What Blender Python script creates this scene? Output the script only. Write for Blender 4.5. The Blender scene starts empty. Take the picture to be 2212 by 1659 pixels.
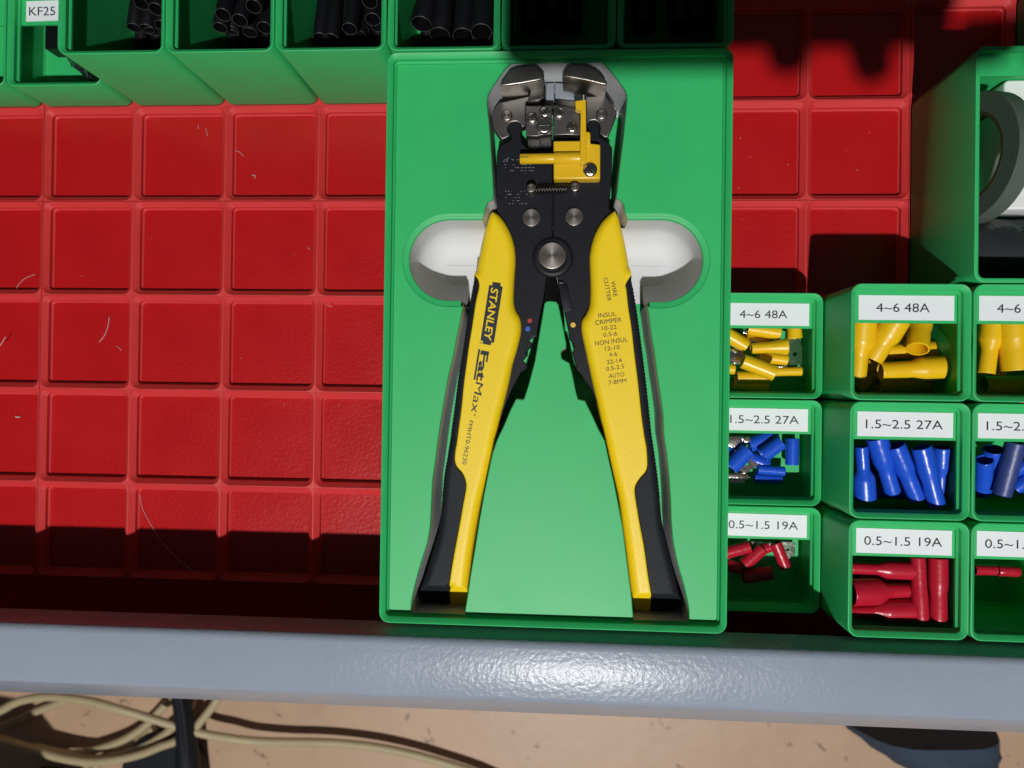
import bpy, bmesh, math, random
from mathutils import Vector, Matrix, Euler
from mathutils.geometry import tessellate_polygon, delaunay_2d_cdt
random.seed(7)
S = 0.001                                   # all modelling below is in millimetres
scene = bpy.context.scene
col = scene.collection

# ------------------------------------------------------------------ camera
CAM = Vector((107.585, -123.539, 335.671)); ROT = Euler((0.0074445, 0.0632841, 0.0138352), 'XYZ'); FPX = 1660.59
cd = bpy.data.cameras.new('camera'); cam = bpy.data.objects.new('camera', cd); col.objects.link(cam)
cam.location = CAM * S; cam.rotation_euler = ROT
cd.sensor_width = 36; cd.lens = FPX / 2212 * 36; cd.clip_start = 0.002; cd.clip_end = 50
cd.dof.use_dof = True; cd.dof.focus_distance = 0.285; cd.dof.aperture_fstop = 15
scene.camera = cam
# ------------------------------------------------------------------ world, lamp, exposure
w = bpy.data.worlds.new('World'); scene.world = w; w.use_nodes = True
bg = w.node_tree.nodes['Background']; bg.inputs[0].default_value = (0.75, 0.85, 1.0, 1); bg.inputs[1].default_value = 0.040
LPOS = Vector((158, -1000, 1800))
ld = bpy.data.lights.new('work_lamp', 'POINT'); ld.energy = 148; ld.shadow_soft_size = 0.020; ld.color = (1.0, 0.985, 0.965)
lamp = bpy.data.objects.new('work_lamp', ld); lamp.location = LPOS * S; col.objects.link(lamp)
scene.view_settings.view_transform = 'Standard'; scene.view_settings.look = 'None'
scene.view_settings.exposure = 0; scene.view_settings.gamma = 1; scene.view_settings.use_curve_mapping = False
scene.render.engine = 'CYCLES'
scene.cycles.max_bounces = 8; scene.cycles.diffuse_bounces = 5
scene.render.resolution_x = 1024; scene.render.resolution_y = 768

# ------------------------------------------------------------------ survey helpers: sighting -> place at a known height
RM = ROT.to_matrix()
def un(u, v, z):
    d = RM @ Vector(((u - 1106) / FPX, -(v - 829.5) / FPX, -1)); t = (z - CAM.z) / d.z
    return CAM + t * d
FR = {'c0': (1, 0, 0), 'c1': (.19841, 987.5, 98.75), 'c2': (.22321, 987.5, 373), 'c3': (.26461, 877.8, 576), 'c4': (.26461, 1179.5, 576),
      'c5': (.3224, 822.9, 932.6), 'c6': (.3802, 822.9, 54.9), 'y1': (.1058, 1563.5, 702.2), 'b1': (.1058, 1563.5, 921.6),
      'y2': (.17162, 1832.3, 702.2), 'b2': (.17162, 1832.3, 932.6), 'r': (.29315, 1563.5, 1152), 'fl': (.248, 0, 1453.8),
      'fm': (.248, 493.8, 1453.8), 'fr': (.20635, 1755.6, 1508.6), 't1': (.17361, 0, 0), 't2': (.22321, 329.2, 0), 't4': (.372, 768, 0),
      'tape': (.3073, 2073.8, 109.7), 'g': (.39683, 0, 192), 'g2': (.39683, 0, 823)}
def pt(fr, x, y, z):
    s, ox, oy = FR[fr]; return un(ox + x * s, oy + y * s, z)
def tr(z, *segs):
    o = []
    for fr, pts in segs:
        for x, y in pts:
            p = pt(fr, x, y, z); o.append((p.x, p.y))
    return o

# ------------------------------------------------------------------ materials
def mat(name, color, rough=.5, metal=0, bump=0, bscale=300, var=0, vscale=40, coat=0, spec=.5, sss=0, alpha=1, trans=0, aniso=0, bdist=.0004, detail=2):
    m = bpy.data.materials.new(name); m.use_nodes = True
    nt = m.node_tree; b = nt.nodes['Principled BSDF']
    b.inputs['Base Color'].default_value = (*color, 1); b.inputs['Roughness'].default_value = rough; b.inputs['Metallic'].default_value = metal
    b.inputs['Specular IOR Level'].default_value = spec; b.inputs['Coat Weight'].default_value = coat; b.inputs['Coat Roughness'].default_value = .15
    b.inputs['Alpha'].default_value = alpha; b.inputs['Transmission Weight'].default_value = trans; b.inputs['Anisotropic'].default_value = aniso
    if sss: b.inputs['Subsurface Weight'].default_value = sss; b.inputs['Subsurface Radius'].default_value = (.0015, .0012, .0006); b.inputs['Subsurface Scale'].default_value = 1
    tc = nt.nodes.new('ShaderNodeTexCoord')
    if bump:
        n = nt.nodes.new('ShaderNodeTexNoise'); n.inputs['Scale'].default_value = bscale; n.inputs['Detail'].default_value = detail
        nt.links.new(tc.outputs['Object'], n.inputs['Vector'])
        bu = nt.nodes.new('ShaderNodeBump'); bu.inputs['Strength'].default_value = bump; bu.inputs['Distance'].default_value = bdist
        nt.links.new(n.outputs['Fac'], bu.inputs['Height']); nt.links.new(bu.outputs['Normal'], b.inputs['Normal'])
    if var:
        n2 = nt.nodes.new('ShaderNodeTexNoise'); n2.inputs['Scale'].default_value = vscale; n2.inputs['Detail'].default_value = 6; n2.inputs['Roughness'].default_value = .65
        nt.links.new(tc.outputs['Object'], n2.inputs['Vector'])
        mx = nt.nodes.new('ShaderNodeMix'); mx.data_type = 'RGBA'
        mx.inputs['A'].default_value = (*[c * (1 - var) for c in color], 1); mx.inputs['B'].default_value = (*[min(1, c * (1 + var)) for c in color], 1)
        nt.links.new(n2.outputs['Fac'], mx.inputs['Factor']); nt.links.new(mx.outputs['Result'], b.inputs['Base Color'])
        mr = nt.nodes.new('ShaderNodeMapRange'); mr.inputs['To Min'].default_value = max(.05, rough - .07); mr.inputs['To Max'].default_value = rough + .07
        nt.links.new(n2.outputs['Fac'], mr.inputs['Value']); nt.links.new(mr.outputs['Result'], b.inputs['Roughness'])
    return m
def printed(name, color, rough=.5, strength=.3, var=.10, spec=.45):
    """3D printed plastic: fine diagonal raster on flat faces, layer steps on walls, slight mottling"""
    m = mat(name, color, rough, bump=0, var=var, vscale=60, spec=spec); nt = m.node_tree; b = nt.nodes['Principled BSDF']
    tc = nt.nodes.new('ShaderNodeTexCoord'); mp = nt.nodes.new('ShaderNodeMapping'); mp.inputs['Rotation'].default_value = (0.2, 0, math.radians(45))
    nt.links.new(tc.outputs['Object'], mp.inputs['Vector'])
    wv = nt.nodes.new('ShaderNodeTexWave'); wv.inputs['Scale'].default_value = 700; wv.inputs['Distortion'].default_value = .6; wv.inputs['Detail'].default_value = 1
    nt.links.new(mp.outputs['Vector'], wv.inputs['Vector'])
    wz = nt.nodes.new('ShaderNodeTexWave'); wz.bands_direction = 'Z'; wz.inputs['Scale'].default_value = 1500; wz.inputs['Distortion'].default_value = .3
    nt.links.new(tc.outputs['Object'], wz.inputs['Vector'])
    ns = nt.nodes.new('ShaderNodeTexNoise'); ns.inputs['Scale'].default_value = 900; ns.inputs['Detail'].default_value = 3
    nt.links.new(tc.outputs['Object'], ns.inputs['Vector'])
    a1 = nt.nodes.new('ShaderNodeMath'); a1.operation = 'ADD'; nt.links.new(wv.outputs['Fac'], a1.inputs[0]); nt.links.new(wz.outputs['Fac'], a1.inputs[1])
    a2 = nt.nodes.new('ShaderNodeMath'); a2.operation = 'ADD'; nt.links.new(a1.outputs[0], a2.inputs[0]); nt.links.new(ns.outputs['Fac'], a2.inputs[1])
    bu = nt.nodes.new('ShaderNodeBump'); bu.inputs['Strength'].default_value = strength; bu.inputs['Distance'].default_value = .00006
    nt.links.new(a2.outputs[0], bu.inputs['Height']); nt.links.new(bu.outputs['Normal'], b.inputs['Normal'])
    return m
M = {}
M['green'] = printed('green_print', (.030, .46, .135), .46)
M['redgrid'] = printed('red_print', (.60, .034, .036), .5, .3)
M['paint'] = mat('red_paint', (.43, .006, .008), .30, bump=.34, bscale=640, var=.12, vscale=45, bdist=.00035, detail=1)
M['front'] = mat('blue_grey_paint', (.26, .30, .365), .27, bump=.30, bscale=600, var=.07, vscale=35, bdist=.0004, detail=2, spec=.20)
M['white'] = printed('white_print', (.62, .635, .65), .55, .3, .04, .3)
M['paper'] = mat('paper', (.78, .80, .84), .55, bump=.1, bscale=900, var=.015)
M['ink'] = mat('ink', (.012, .014, .02), .5)
M['yellow'] = mat('yellow_grip', (.84, .60, .006), .45, bump=.2, bscale=900, var=.03, vscale=80, bdist=.0002, sss=.1)
M['yplast'] = mat('yellow_plastic', (.72, .45, .012), .33, bump=.15, bscale=500, var=.04, bdist=.0002, sss=.1)
M['rubber'] = mat('black_rubber', (.010, .012, .016), .6, bump=.4, bscale=1200, var=.1, bdist=.0002, spec=.22)
M['blacksteel'] = mat('black_steel', (.009, .010, .014), .45, bump=.3, bscale=1500, var=.15, vscale=200, bdist=.00015, spec=.25)
M['steel'] = mat('satin_steel', (.20, .19, .185), .44, 1, bump=.25, bscale=1300, var=.12, vscale=150, bdist=.00012)
M['bright'] = mat('bright_steel', (.26, .245, .22), .38, 1, bump=.3, bscale=1200, var=.12, vscale=120, bdist=.0002)
M['bolt'] = mat('bright_bolt', (.55, .52, .46), .24, 1, bump=.5, bscale=900, var=.15, bdist=.0003)
M['darkmetal'] = mat('dark_metal', (.10, .095, .09), .38, 1, bump=.2, bscale=900, var=.2)
M['greymetal'] = mat('grey_blade', (.30, .33, .37), .5, .3, bump=.2, bscale=900, var=.1)
M['tin'] = mat('tinned_metal', (.78, .76, .72), .18, 1, bump=.4, bscale=500, var=.1, bdist=.0003)
M['ty'] = mat('yellow_vinyl', (.82, .50, .008), .34, bump=.25, bscale=450, var=.05, bdist=.0003, sss=.15)
M['tb'] = mat('blue_vinyl', (.012, .085, .60), .30, bump=.35, bscale=500, var=.06, bdist=.0003, sss=.1)
M['tbd'] = mat('dark_blue_vinyl', (.03, .05, .20), .42, bump=.35, bscale=500, var=.06, bdist=.0003)
M['trd'] = mat('red_vinyl', (.46, .010, .030), .30, bump=.35, bscale=500, var=.06, bdist=.0003, sss=.1)
M['shrink'] = mat('black_shrink', (.004, .004, .006), .42, bump=.2, bscale=300, var=.1, bdist=.0003, spec=.3)
M['shrinkrim'] = mat('rim_highlight', (.055, .06, .055), .5)  # caught light on the tube rims, put into a lighter colour
M['tape'] = mat('black_tape', (.085, .105, .09), .45, bump=.3, bscale=900, var=.15)
M['film'] = mat('clear_film', (.05, .055, .06), .10, spec=.6, bump=.8, bscale=120, bdist=.002, alpha=.45)
M['card'] = mat('white_card', (.78, .78, .79), .55, var=.02)
M['core'] = mat('yellow_card', (.04, .033, .007), .7, var=.1)
M['cable'] = mat('cream_cable', (.48, .40, .235), .5, bump=.3, bscale=100, var=.2, vscale=25)
M['denim'] = mat('navy_cloth', (.032, .052, .085), .85, bump=.8, bscale=260, var=.2, vscale=15, bdist=.001)
M['wood'] = mat('dark_wood', (.10, .06, .035), .6, bump=.3, bscale=80, var=.2)
M['lint'] = mat('lint', (.5, .46, .44), .6)
M['skin'] = mat('skin', (.55, .33, .24), .5, bump=.3, bscale=200, var=.08, sss=.2)
M['phone'] = mat('phone_glass', (.02, .02, .024), .12)
M['dotred'] = mat('dot_red', (.40, .03, .03), .5); M['dotblue'] = mat('dot_blue', (.02, .10, .45), .5); M['dotyel'] = mat('dot_yellow', (.72, .45, .08), .5)
M['etch'] = mat('etched_mark', (.30, .31, .33), .5)
# ring-brushed rivet heads
m = mat('turned_steel', (.30, .27, .25), .34, 1); nt = m.node_tree; b = nt.nodes['Principled BSDF']
tc = nt.nodes.new('ShaderNodeTexCoord'); wv = nt.nodes.new('ShaderNodeTexWave'); wv.wave_type = 'RINGS'; wv.rings_direction = 'Z'
wv.inputs['Scale'].default_value = 900; wv.inputs['Distortion'].default_value = .8
nt.links.new(tc.outputs['Object'], wv.inputs['Vector'])
bu = nt.nodes.new('ShaderNodeBump'); bu.inputs['Strength'].default_value = .35; bu.inputs['Distance'].default_value = .00008
nt.links.new(wv.outputs['Fac'], bu.inputs['Height']); nt.links.new(bu.outputs['Normal'], b.inputs['Normal']); M['turned'] = m
# stained beige floor
m = mat('beige_floor', (.52, .345, .225), .45, bump=.3, bscale=30, var=.24, vscale=9, bdist=.002); nt = m.node_tree; b = nt.nodes['Principled BSDF']
tc = nt.nodes.new('ShaderNodeTexCoord'); v = nt.nodes.new('ShaderNodeTexVoronoi'); v.inputs['Scale'].default_value = 26; v.inputs['Randomness'].default_value = 1
nd = nt.nodes.new('ShaderNodeTexNoise'); nd.inputs['Scale'].default_value = 60; nd.inputs['Detail'].default_value = 3
vm = nt.nodes.new('ShaderNodeMix'); vm.data_type = 'RGBA'; vm.inputs['Factor'].default_value = .06
nt.links.new(tc.outputs['Object'], nd.inputs['Vector']); nt.links.new(tc.outputs['Object'], vm.inputs['A']); nt.links.new(nd.outputs['Color'], vm.inputs['B'])
nt.links.new(vm.outputs['Result'], v.inputs['Vector'])
cr = nt.nodes.new('ShaderNodeValToRGB'); cr.color_ramp.elements[0].position = .05; cr.color_ramp.elements[0].color = (.25, .25, .25, 1); cr.color_ramp.elements[1].position = .16; cr.color_ramp.elements[1].color = (1, 1, 1, 1)
nt.links.new(v.outputs['Distance'], cr.inputs['Fac'])
old = b.inputs['Base Color'].links[0].from_socket
mx = nt.nodes.new('ShaderNodeMix'); mx.data_type = 'RGBA'; mx.blend_type = 'MULTIPLY'; mx.inputs['Factor'].default_value = .8
nt.links.new(old, mx.inputs['A']); nt.links.new(cr.outputs['Color'], mx.inputs['B']); nt.links.new(mx.outputs['Result'], b.inputs['Base Color']); M['floor'] = m

# ------------------------------------------------------------------ mesh helpers (mm in, metres out)
def mk(name, vs, fs, material, parent=None, smooth=35, origin=None):
    """one mesh object; with origin (mm) the mesh is stored around that point"""
    o0 = Vector(origin) if origin else Vector((0, 0, 0))
    me = bpy.data.meshes.new(name); me.from_pydata([((Vector(v) - o0) * S) for v in vs], [], fs)
    me.validate(); me.update()
    bm = bmesh.new(); bm.from_mesh(me); bmesh.ops.remove_doubles(bm, verts=bm.verts, dist=1e-7)
    bmesh.ops.dissolve_degenerate(bm, dist=1e-7, edges=bm.edges); bmesh.ops.recalc_face_normals(bm, faces=bm.faces); bm.to_mesh(me); bm.free()
    if smooth:
        me.shade_smooth(); me.set_sharp_from_angle(angle=math.radians(smooth))
        at = me.attributes.get('sharp_edge') or me.attributes.new('sharp_edge', 'BOOLEAN', 'EDGE')
        for p in me.polygons:
            if p.loop_total > 6:
                for li in p.loop_indices: at.data[me.loops[li].edge_index].value = True
    me.materials.append(M[material]); o = bpy.data.objects.new(name, me); col.objects.link(o)
    par(o, parent, o0)
    return o
def par(o, parent, o0):
    if parent is not None:
        o.parent = parent; o.location = Vector(o0) * S - base_of(parent)
    else:
        o.location = Vector(o0) * S
BASE = {}
def base_of(p):
    v = Vector((0, 0, 0))
    while p is not None: v = v + p.location; p = p.parent
    return v
def thing(name, label, cat, loc=(0, 0, 0), group=None):
    o = bpy.data.objects.new(name, None); col.objects.link(o); o.location = Vector(loc) * S; o.empty_display_size = .01
    return tag(o, label, cat, group)
def tag(o, label, cat, group=None):
    o['label'] = label; o['category'] = cat
    if group: o['group'] = group
    return o
def struct(o): o['kind'] = 'structure'; return o
def cr_spline(pts, n=4, closed=True):
    o = []; N = len(pts)
    for i in range(N if closed else N - 1):
        g = (lambda k: pts[k % N]) if closed else (lambda k: pts[max(0, min(N - 1, k))])
        p0, p1, p2, p3 = [Vector(g(i + d)) for d in (-1, 0, 1, 2)]
        for k in range(n):
            t = k / n
            o.append(tuple(.5 * ((2 * p1) + (-p0 + p2) * t + (2 * p0 - 5 * p1 + 4 * p2 - p3) * t * t + (-p0 + 3 * p1 - 3 * p2 + p3) * t ** 3)))
    if not closed: o.append(tuple(pts[-1]))
    return o
def ccw(p):
    a = sum(p[i][0] * p[(i + 1) % len(p)][1] - p[(i + 1) % len(p)][0] * p[i][1] for i in range(len(p)))
    return p if a > 0 else p[::-1]
def clean(p, d=.02):
    o = [p[0]]
    for q in p[1:]:
        if (Vector(q) - Vector(o[-1])).length > d: o.append(q)
    if (Vector(o[0]) - Vector(o[-1])).length <= d: o.pop()
    return o
def inset(p, d):
    """offset a ccw polygon inward"""
    o = []; N = len(p)
    for i in range(N):
        a, b, c = Vector(p[i - 1]), Vector(p[i]), Vector(p[(i + 1) % N])
        e1 = (b - a).normalized(); e2 = (c - b).normalized()
        n1 = Vector((-e1.y, e1.x)); n2 = Vector((-e2.y, e2.x)); n = n1 + n2
        n = n.normalized() if n.length > 1e-6 else n1
        k = min(1.6, 1 / max(.3, n.dot(n1))); q = b + n * d * k; o.append((q.x, q.y))
    return o
def half_width(p, lim):
    """how far each vertex of a ccw polygon can move inward before meeting the other side"""
    N = len(p); o = []
    E = [(p[k], p[(k + 1) % N]) for k in range(N)]
    for i in range(N):
        a, b, c = p[i - 1], p[i], p[(i + 1) % N]; tx, ty = c[0] - a[0], c[1] - a[1]; l = math.hypot(tx, ty) or 1; nx, ny = -ty / l, tx / l; best = lim * 2.6
        for k, (q, r) in enumerate(E):
            if k in (i, (i - 1) % N): continue
            ex, ey = r[0] - q[0], r[1] - q[1]; den = nx * ey - ny * ex
            if abs(den) < 1e-9: continue
            wx, wy = q[0] - b[0], q[1] - b[1]; t = (wx * ey - wy * ex) / den; u = (wx * ny - wy * nx) / den
            if 1e-4 < t < best and -1e-6 <= u <= 1 + 1e-6: best = t
        o.append(min(lim, best * .40))
    for _ in range(3): o = [min(o[i], (o[i - 1] + o[i] + o[(i + 1) % N]) / 3) for i in range(N)]
    return o
def inset_v(p, dd):
    q = inset(p, 1.0); return [(x + (a - x) * d, y + (b - y) * d) for (x, y), (a, b), d in zip(p, q, dd)]
def prism_data(outline, z0, z1, bev=0, segs=3, bot=0):
    p = clean(ccw(outline)); N = len(p); rings = []
    if bev >= .8:
        hw = half_width(p, bev); rings = [[(x, y, z0) for x, y in inset_v(p, [h * .7 for h in hw])], [(x, y, z0 + bev) for x, y in p]]
        for k in range(segs + 1):
            a = k / segs * math.pi / 2; rings.append([(x, y, z1 - bev + bev * math.sin(a)) for x, y in inset_v(p, [h * (1 - math.cos(a)) for h in hw])])
        return loft(rings, True, True)
    if bot: rings.append([(x, y, z0) for x, y in inset(p, bot)]); rings.append([(x, y, z0 + bot) for x, y in p])
    else: rings.append([(x, y, z0) for x, y in p])
    if bev:
        for k in range(segs + 1):
            a = k / segs * math.pi / 2
            rings.append([(x, y, z1 - bev + bev * math.sin(a)) for x, y in inset(p, bev * (1 - math.cos(a)))])
    else: rings.append([(x, y, z1) for x, y in p])
    vs = [v for r in rings for v in r]; fs = []
    for r in range(len(rings) - 1):
        for i in range(N):
            j = (i + 1) % N; fs.append((r * N + i, r * N + j, (r + 1) * N + j, (r + 1) * N + i))
    fs.append(tuple(range(N))[::-1]); fs.append(tuple((len(rings) - 1) * N + i for i in range(N)))
    return vs, fs
def prism(name, outline, z0, z1, material, parent=None, bev=0, segs=3, smooth=40, bot=0, origin=None):
    vs, fs = prism_data(outline, z0, z1, bev, segs, bot); return mk(name, vs, fs, material, parent, smooth, origin)
def rr(x0, y0, x1, y1, r, n=5):
    o = []
    for cx, cy, a0 in ((x1 - r, y1 - r, 0), (x0 + r, y1 - r, 90), (x0 + r, y0 + r, 180), (x1 - r, y0 + r, 270)):
        for k in range(n + 1):
            a = math.radians(a0 + 90 * k / n); o.append((cx + r * math.cos(a), cy + r * math.sin(a)))
    return o
def loft(rings, cap0=False, cap1=False, closed=True):
    N = len(rings[0]); vs = [v for r in rings for v in r]; fs = []
    for r in range(len(rings) - 1):
        for i in range(N if closed else N - 1):
            j = (i + 1) % N; fs.append((r * N + i, r * N + j, (r + 1) * N + j, (r + 1) * N + i))
    if cap0: fs.append(tuple(range(N))[::-1])
    if cap1: fs.append(tuple((len(rings) - 1) * N + i for i in range(N)))
    return vs, fs
def join(*parts):
    V = []; F = []
    for vs, fs in parts:
        k = len(V); V += list(vs); F += [tuple(i + k for i in f) for f in fs]
    return V, F
def box_data(x0, y0, z0, x1, y1, z1):
    return prism_data([(x0, y0), (x1, y0), (x1, y1), (x0, y1)], z0, z1)
def disc(cx, cy, r, n=28): return [(cx + r * math.cos(2 * math.pi * k / n), cy + r * math.sin(2 * math.pi * k / n)) for k in range(n)]
def tube_path(path, rad, n=10, caps=True):
    """swept round section; rad is a number or list"""
    P = [Vector(p) for p in path]; rings = []; up = Vector((0, 0, 1))
    for i, p in enumerate(P):
        t = (P[min(i + 1, len(P) - 1)] - P[max(i - 1, 0)]).normalized()
        a = t.cross(up); a = t.cross(Vector((1, 0, 0))) if a.length < .05 else a
        a.normalize(); b_ = t.cross(a); r = rad[i] if isinstance(rad, (list, tuple)) else rad
        rings.append([tuple(p + a * r * math.cos(2 * math.pi * k / n) + b_ * r * math.sin(2 * math.pi * k / n)) for k in range(n)])
    return loft(rings, caps, caps)
def sleeve(p0, p1, prof, wall=.55, n=20, depth=8):
    """hollow round sleeve from p0 to p1; prof = [(t, radius)], open at both ends"""
    p0, p1 = Vector(p0), Vector(p1); d = p1 - p0; t = d.normalized(); a = t.cross(Vector((0, 0, 1)))
    a = Vector((1, 0, 0)) if a.length < .05 else a.normalized(); b_ = t.cross(a)
    ring = lambda c, r: [tuple(c + a * r * math.cos(2 * math.pi * k / n) + b_ * r * math.sin(2 * math.pi * k / n)) for k in range(n)]
    L = d.length; q0 = p0 + t * min(depth, L * .45); q1 = p1 - t * min(depth, L * .45)
    R = [ring(q0, prof[0][1] - wall - .5), ring(p0, prof[0][1] - wall), ring(p0, prof[0][1] - .12), ring(p0 + t * .15, prof[0][1])]
    for s, r in prof[1:-1]: R.append(ring(p0 + d * s, r))
    R += [ring(p1 - t * .15, prof[-1][1]), ring(p1, prof[-1][1] - .12), ring(p1, prof[-1][1] - wall), ring(q1, prof[-1][1] - wall - .5)]
    return loft(R, True, True)
STEP = lambda r1, r2: [(0, r1), (.02, r1), (.36, r1), (.42, r1 * .97), (.56, r2 * .99), (.62, r2), (.98, r2), (1, r2)]
FLARE = lambda r1, r2: [(0, r1), (.02, r1), (.45, r1 * 1.02), (.75, (r1 + r2) / 2), (.98, r2), (1, r2)]
def text(s, p0, p1, h, z, material, parent, bold=0, shear=0, name='lettering', thick=.06, fit=True):
    """flat lettering on a baseline p0->p1 (mm, world xy), cap height h"""
    cu = bpy.data.curves.new('t', 'FONT'); cu.body = s; cu.size = 1; cu.offset = bold; cu.shear = shear; cu.resolution_u = 3
    ob = bpy.data.objects.new('t', cu); col.objects.link(ob); dg = bpy.context.evaluated_depsgraph_get()
    me = bpy.data.meshes.new_from_object(ob.evaluated_get(dg)); bpy.data.objects.remove(ob); bpy.data.curves.remove(cu)
    xs = [v.co.x for v in me.vertices]; ys = [v.co.y for v in me.vertices]; x0, x1 = min(xs), max(xs); y0 = 0; y1 = max(ys)
    p0, p1 = Vector(p0[:2]), Vector(p1[:2]); d = p1 - p0; W = d.length; d.normalize(); u = Vector((-d.y, d.x))
    vs = []
    for v in me.vertices:
        q = p0 + d * ((v.co.x - x0) / (x1 - x0) * W) + u * ((v.co.y - y0) / (y1 - y0) * h); vs.append((q.x, q.y, z))
    fs = [tuple(p.vertices) for p in me.polygons]; bpy.data.meshes.remove(me)
    m2 = bpy.data.meshes.new(name); m2.from_pydata([Vector(v) * S for v in vs], [], fs); m2.update()
    if m2.polygons and sum(p.normal.z * p.area for p in m2.polygons) < 0: m2.flip_normals()
    m2.materials.append(M[material]); o = bpy.data.objects.new(name, m2); col.objects.link(o); par(o, parent, (0, 0, 0)); return o
def ptext(s, fr, a, b_, h, z, parent, material='ink', bold=0, shear=0):
    A = pt(fr, *a, z); B = pt(fr, *b_, z); sc = FR[fr][0] * (CAM.z - z) / FPX
    return text(s, (A.x, A.y), (B.x, B.y), h * sc, z, material, parent, bold, shear)
G = 42.0

# ================================================================== STRUCTURE: drawer, floor below
drawer = thing('drawer', 'open workshop drawer with red painted floor and blue-grey front edge', 'drawer', (100, 0, -1.5))
mk('floor_panel', *box_data(-420, -240.5, -1.6, 520, 330, -.1), 'paint', drawer, 0)
prof = []
for k in range(7):
    a = math.radians(180 - 15 * k); prof.append((-217.2 - 3 * math.cos(a) * 1 + 0, 55.6 + 3 * math.sin(a)))
prof = [(-214.0, 41)] + [(-217 - 3 * math.cos(math.radians(180 - 15 * k)), 56 + 3 * math.sin(math.radians(15 * k))) for k in range(7)]
prof += [(-234.5, 58.7), (-235.6, 58.4), (-236.3, 57.6), (-254.6, 23.4), (-255.2, 21), (-255.2, -90), (-252, -90), (-252, 21), (-235.4, 55.6), (-217, 56.2), (-215.6, 54), (-215.6, 41)]
prof = [(-y if False else y, z) for y, z in prof]
# inner rounded edge runs from the lip face up and over towards the user
prof[1:8] = [(-217 + 3 * math.cos(math.radians(15 * k)), 56 + 3 * math.sin(math.radians(15 * k))) for k in range(7)]
xs = [-420 + 20 * k for k in range(48)]
vs, fs = loft([[(x, y, z) for y, z in prof] for x in xs], True, True)
mk('front_panel', vs, fs, 'front', drawer, 50)
mk('side_panel', *box_data(520, -240.5, -1.6, 523, 330, 60), 'paint', drawer, 0)
mk('side_panel', *box_data(-423, -240.5, -1.6, -420, 330, 60), 'paint', drawer, 0)
mk('back_panel', *box_data(-420, 330, -1.6, 520, 333, 60), 'paint', drawer, 0)
FZ = -450
struct(mk('floor', [(-2500, -2500, FZ), (2500, -2500, FZ), (2500, 900, FZ), (-2500, 900, FZ)], [(0, 1, 2, 3)], 'floor', None, 0))

# red grid baseplates
def grid_plate(i0, i1, j0, j1, label):
    parts = []; N = 4
    for i in range(i0, i1):
        for j in range(j0, j1):
            x0, x1, y0, y1 = i * G, (i + 1) * G, -(j + 1) * G, -j * G; e = .13
            ox0, ox1 = x0 + (e if i == i0 else 0), x1 - (e if i == i1 - 1 else 0); oy0, oy1 = y0 + (e if j == j1 - 1 else 0), y1 - (e if j == j0 else 0)
            sq = []
            for c in ((ox1, oy1), (ox0, oy1), (ox0, oy0), (ox1, oy0)): sq += [c] * (N + 1)
            R = [[(x, y, 0) for x, y in sq], [(x, y, 4.55) for x, y in sq]] if i in (i0, i1 - 1) or j in (j0, j1 - 1) else [[(x, y, 4.55) for x, y in sq]]
            for ins, z, r in ((.28, 4.65, 3.8), (2.35, 2.55, 1.8), (2.4, .75, 1.75), (3.05, .1, 1.2), (3.05, 0, 1.2)):
                R.append([(x, y, z) for x, y in rr(x0 + ins, y0 + ins, x1 - ins, y1 - ins, r, N)])
            parts.append(loft(R))
    vs, fs = join(*parts)
    o = mk('grid_baseplate', vs, fs, 'redgrid', None, 25, ((i0 + i1) * G / 2, -(j0 + j1) * G / 2, 0))
    return tag(o, label, 'baseplate', 'red printed grid baseplates on the drawer floor')
grid_plate(-8, -3, -4, 1, 'red grid baseplate under the low green tub with the KF label')
grid_plate(-3, 2, -4, 1, 'red grid baseplate under the tall green tubs of black tubing')
grid_plate(2, 6, -4, 1, 'red grid baseplate partly in shadow behind the tool tray')
grid_plate(6, 10, -4, 1, 'red grid baseplate under the large tub with the tape roll')
grid_plate(-8, -3, 1, 5, 'red grid baseplate meeting the empty baseplate beside the tool tray')
grid_plate(-3, 2, 1, 5, 'empty red grid baseplate with dust and hairs beside the tool tray')
grid_plate(2, 6, 1, 5, 'red grid baseplate between the tool tray and the labelled tubs')
grid_plate(6, 10, 1, 5, 'red grid baseplate under the outer labelled tubs of crimp connectors')

# ================================================================== BINS
def bin_body(parent, x0, y0, x1, y1, H, lip=True, cells=None, name='body', floor=7.0, rad=3.75):
    def rg(ins, z): return [(x, y, z) for x, y in rr(x0 + ins, y0 + ins, x1 - ins, y1 - ins, max(.5, rad - ins), 6)]
    R = [rg(.9, 4.85), rg(.25, 5.2), rg(0, 6.2), rg(0, H - .35), rg(.12, H - .1), rg(.35, H)]
    if lip: R += [rg(.55, H - .08), rg(2.0, H - 1.7), rg(2.05, H - 3.5), rg(2.7, H - 4.15), rg(2.72, H - 5.2), rg(1.25, H - 7.2)]
    else: R += [rg(1.2, H), rg(1.5, H - .15), rg(1.6, H - .5)]
    iw = 1.25 if lip else 1.6
    R += [rg(iw, floor + 1), rg(iw + .6, floor + .1), rg(iw + 1, floor)]
    parts = [loft(R, True, True)]
    nx = round((x1 - x0 + .5) / G); ny = round((y1 - y0 + .5) / G)
    for i in range(nx):
        for j in range(ny):
            a, b_ = x0 - .25 + i * G + .25, y0 - .25 + j * G + .25; c, d = a + 41.5, b_ + 41.5
            q = lambda ins, z: [(x, y, z) for x, y in rr(a + ins, b_ + ins, c - ins, d - ins, max(.8, 3.75 - ins), 3)]
            parts.append(loft([q(3.0, .15), q(2.4, .8), q(2.4, 2.6), q(.5, 4.9)], True, True))
    vs, fs = join(*parts); return mk(name, vs, fs, 'green', parent, 32, ((x0 + x1) / 2, (y0 + y1) / 2, 0))
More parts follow.
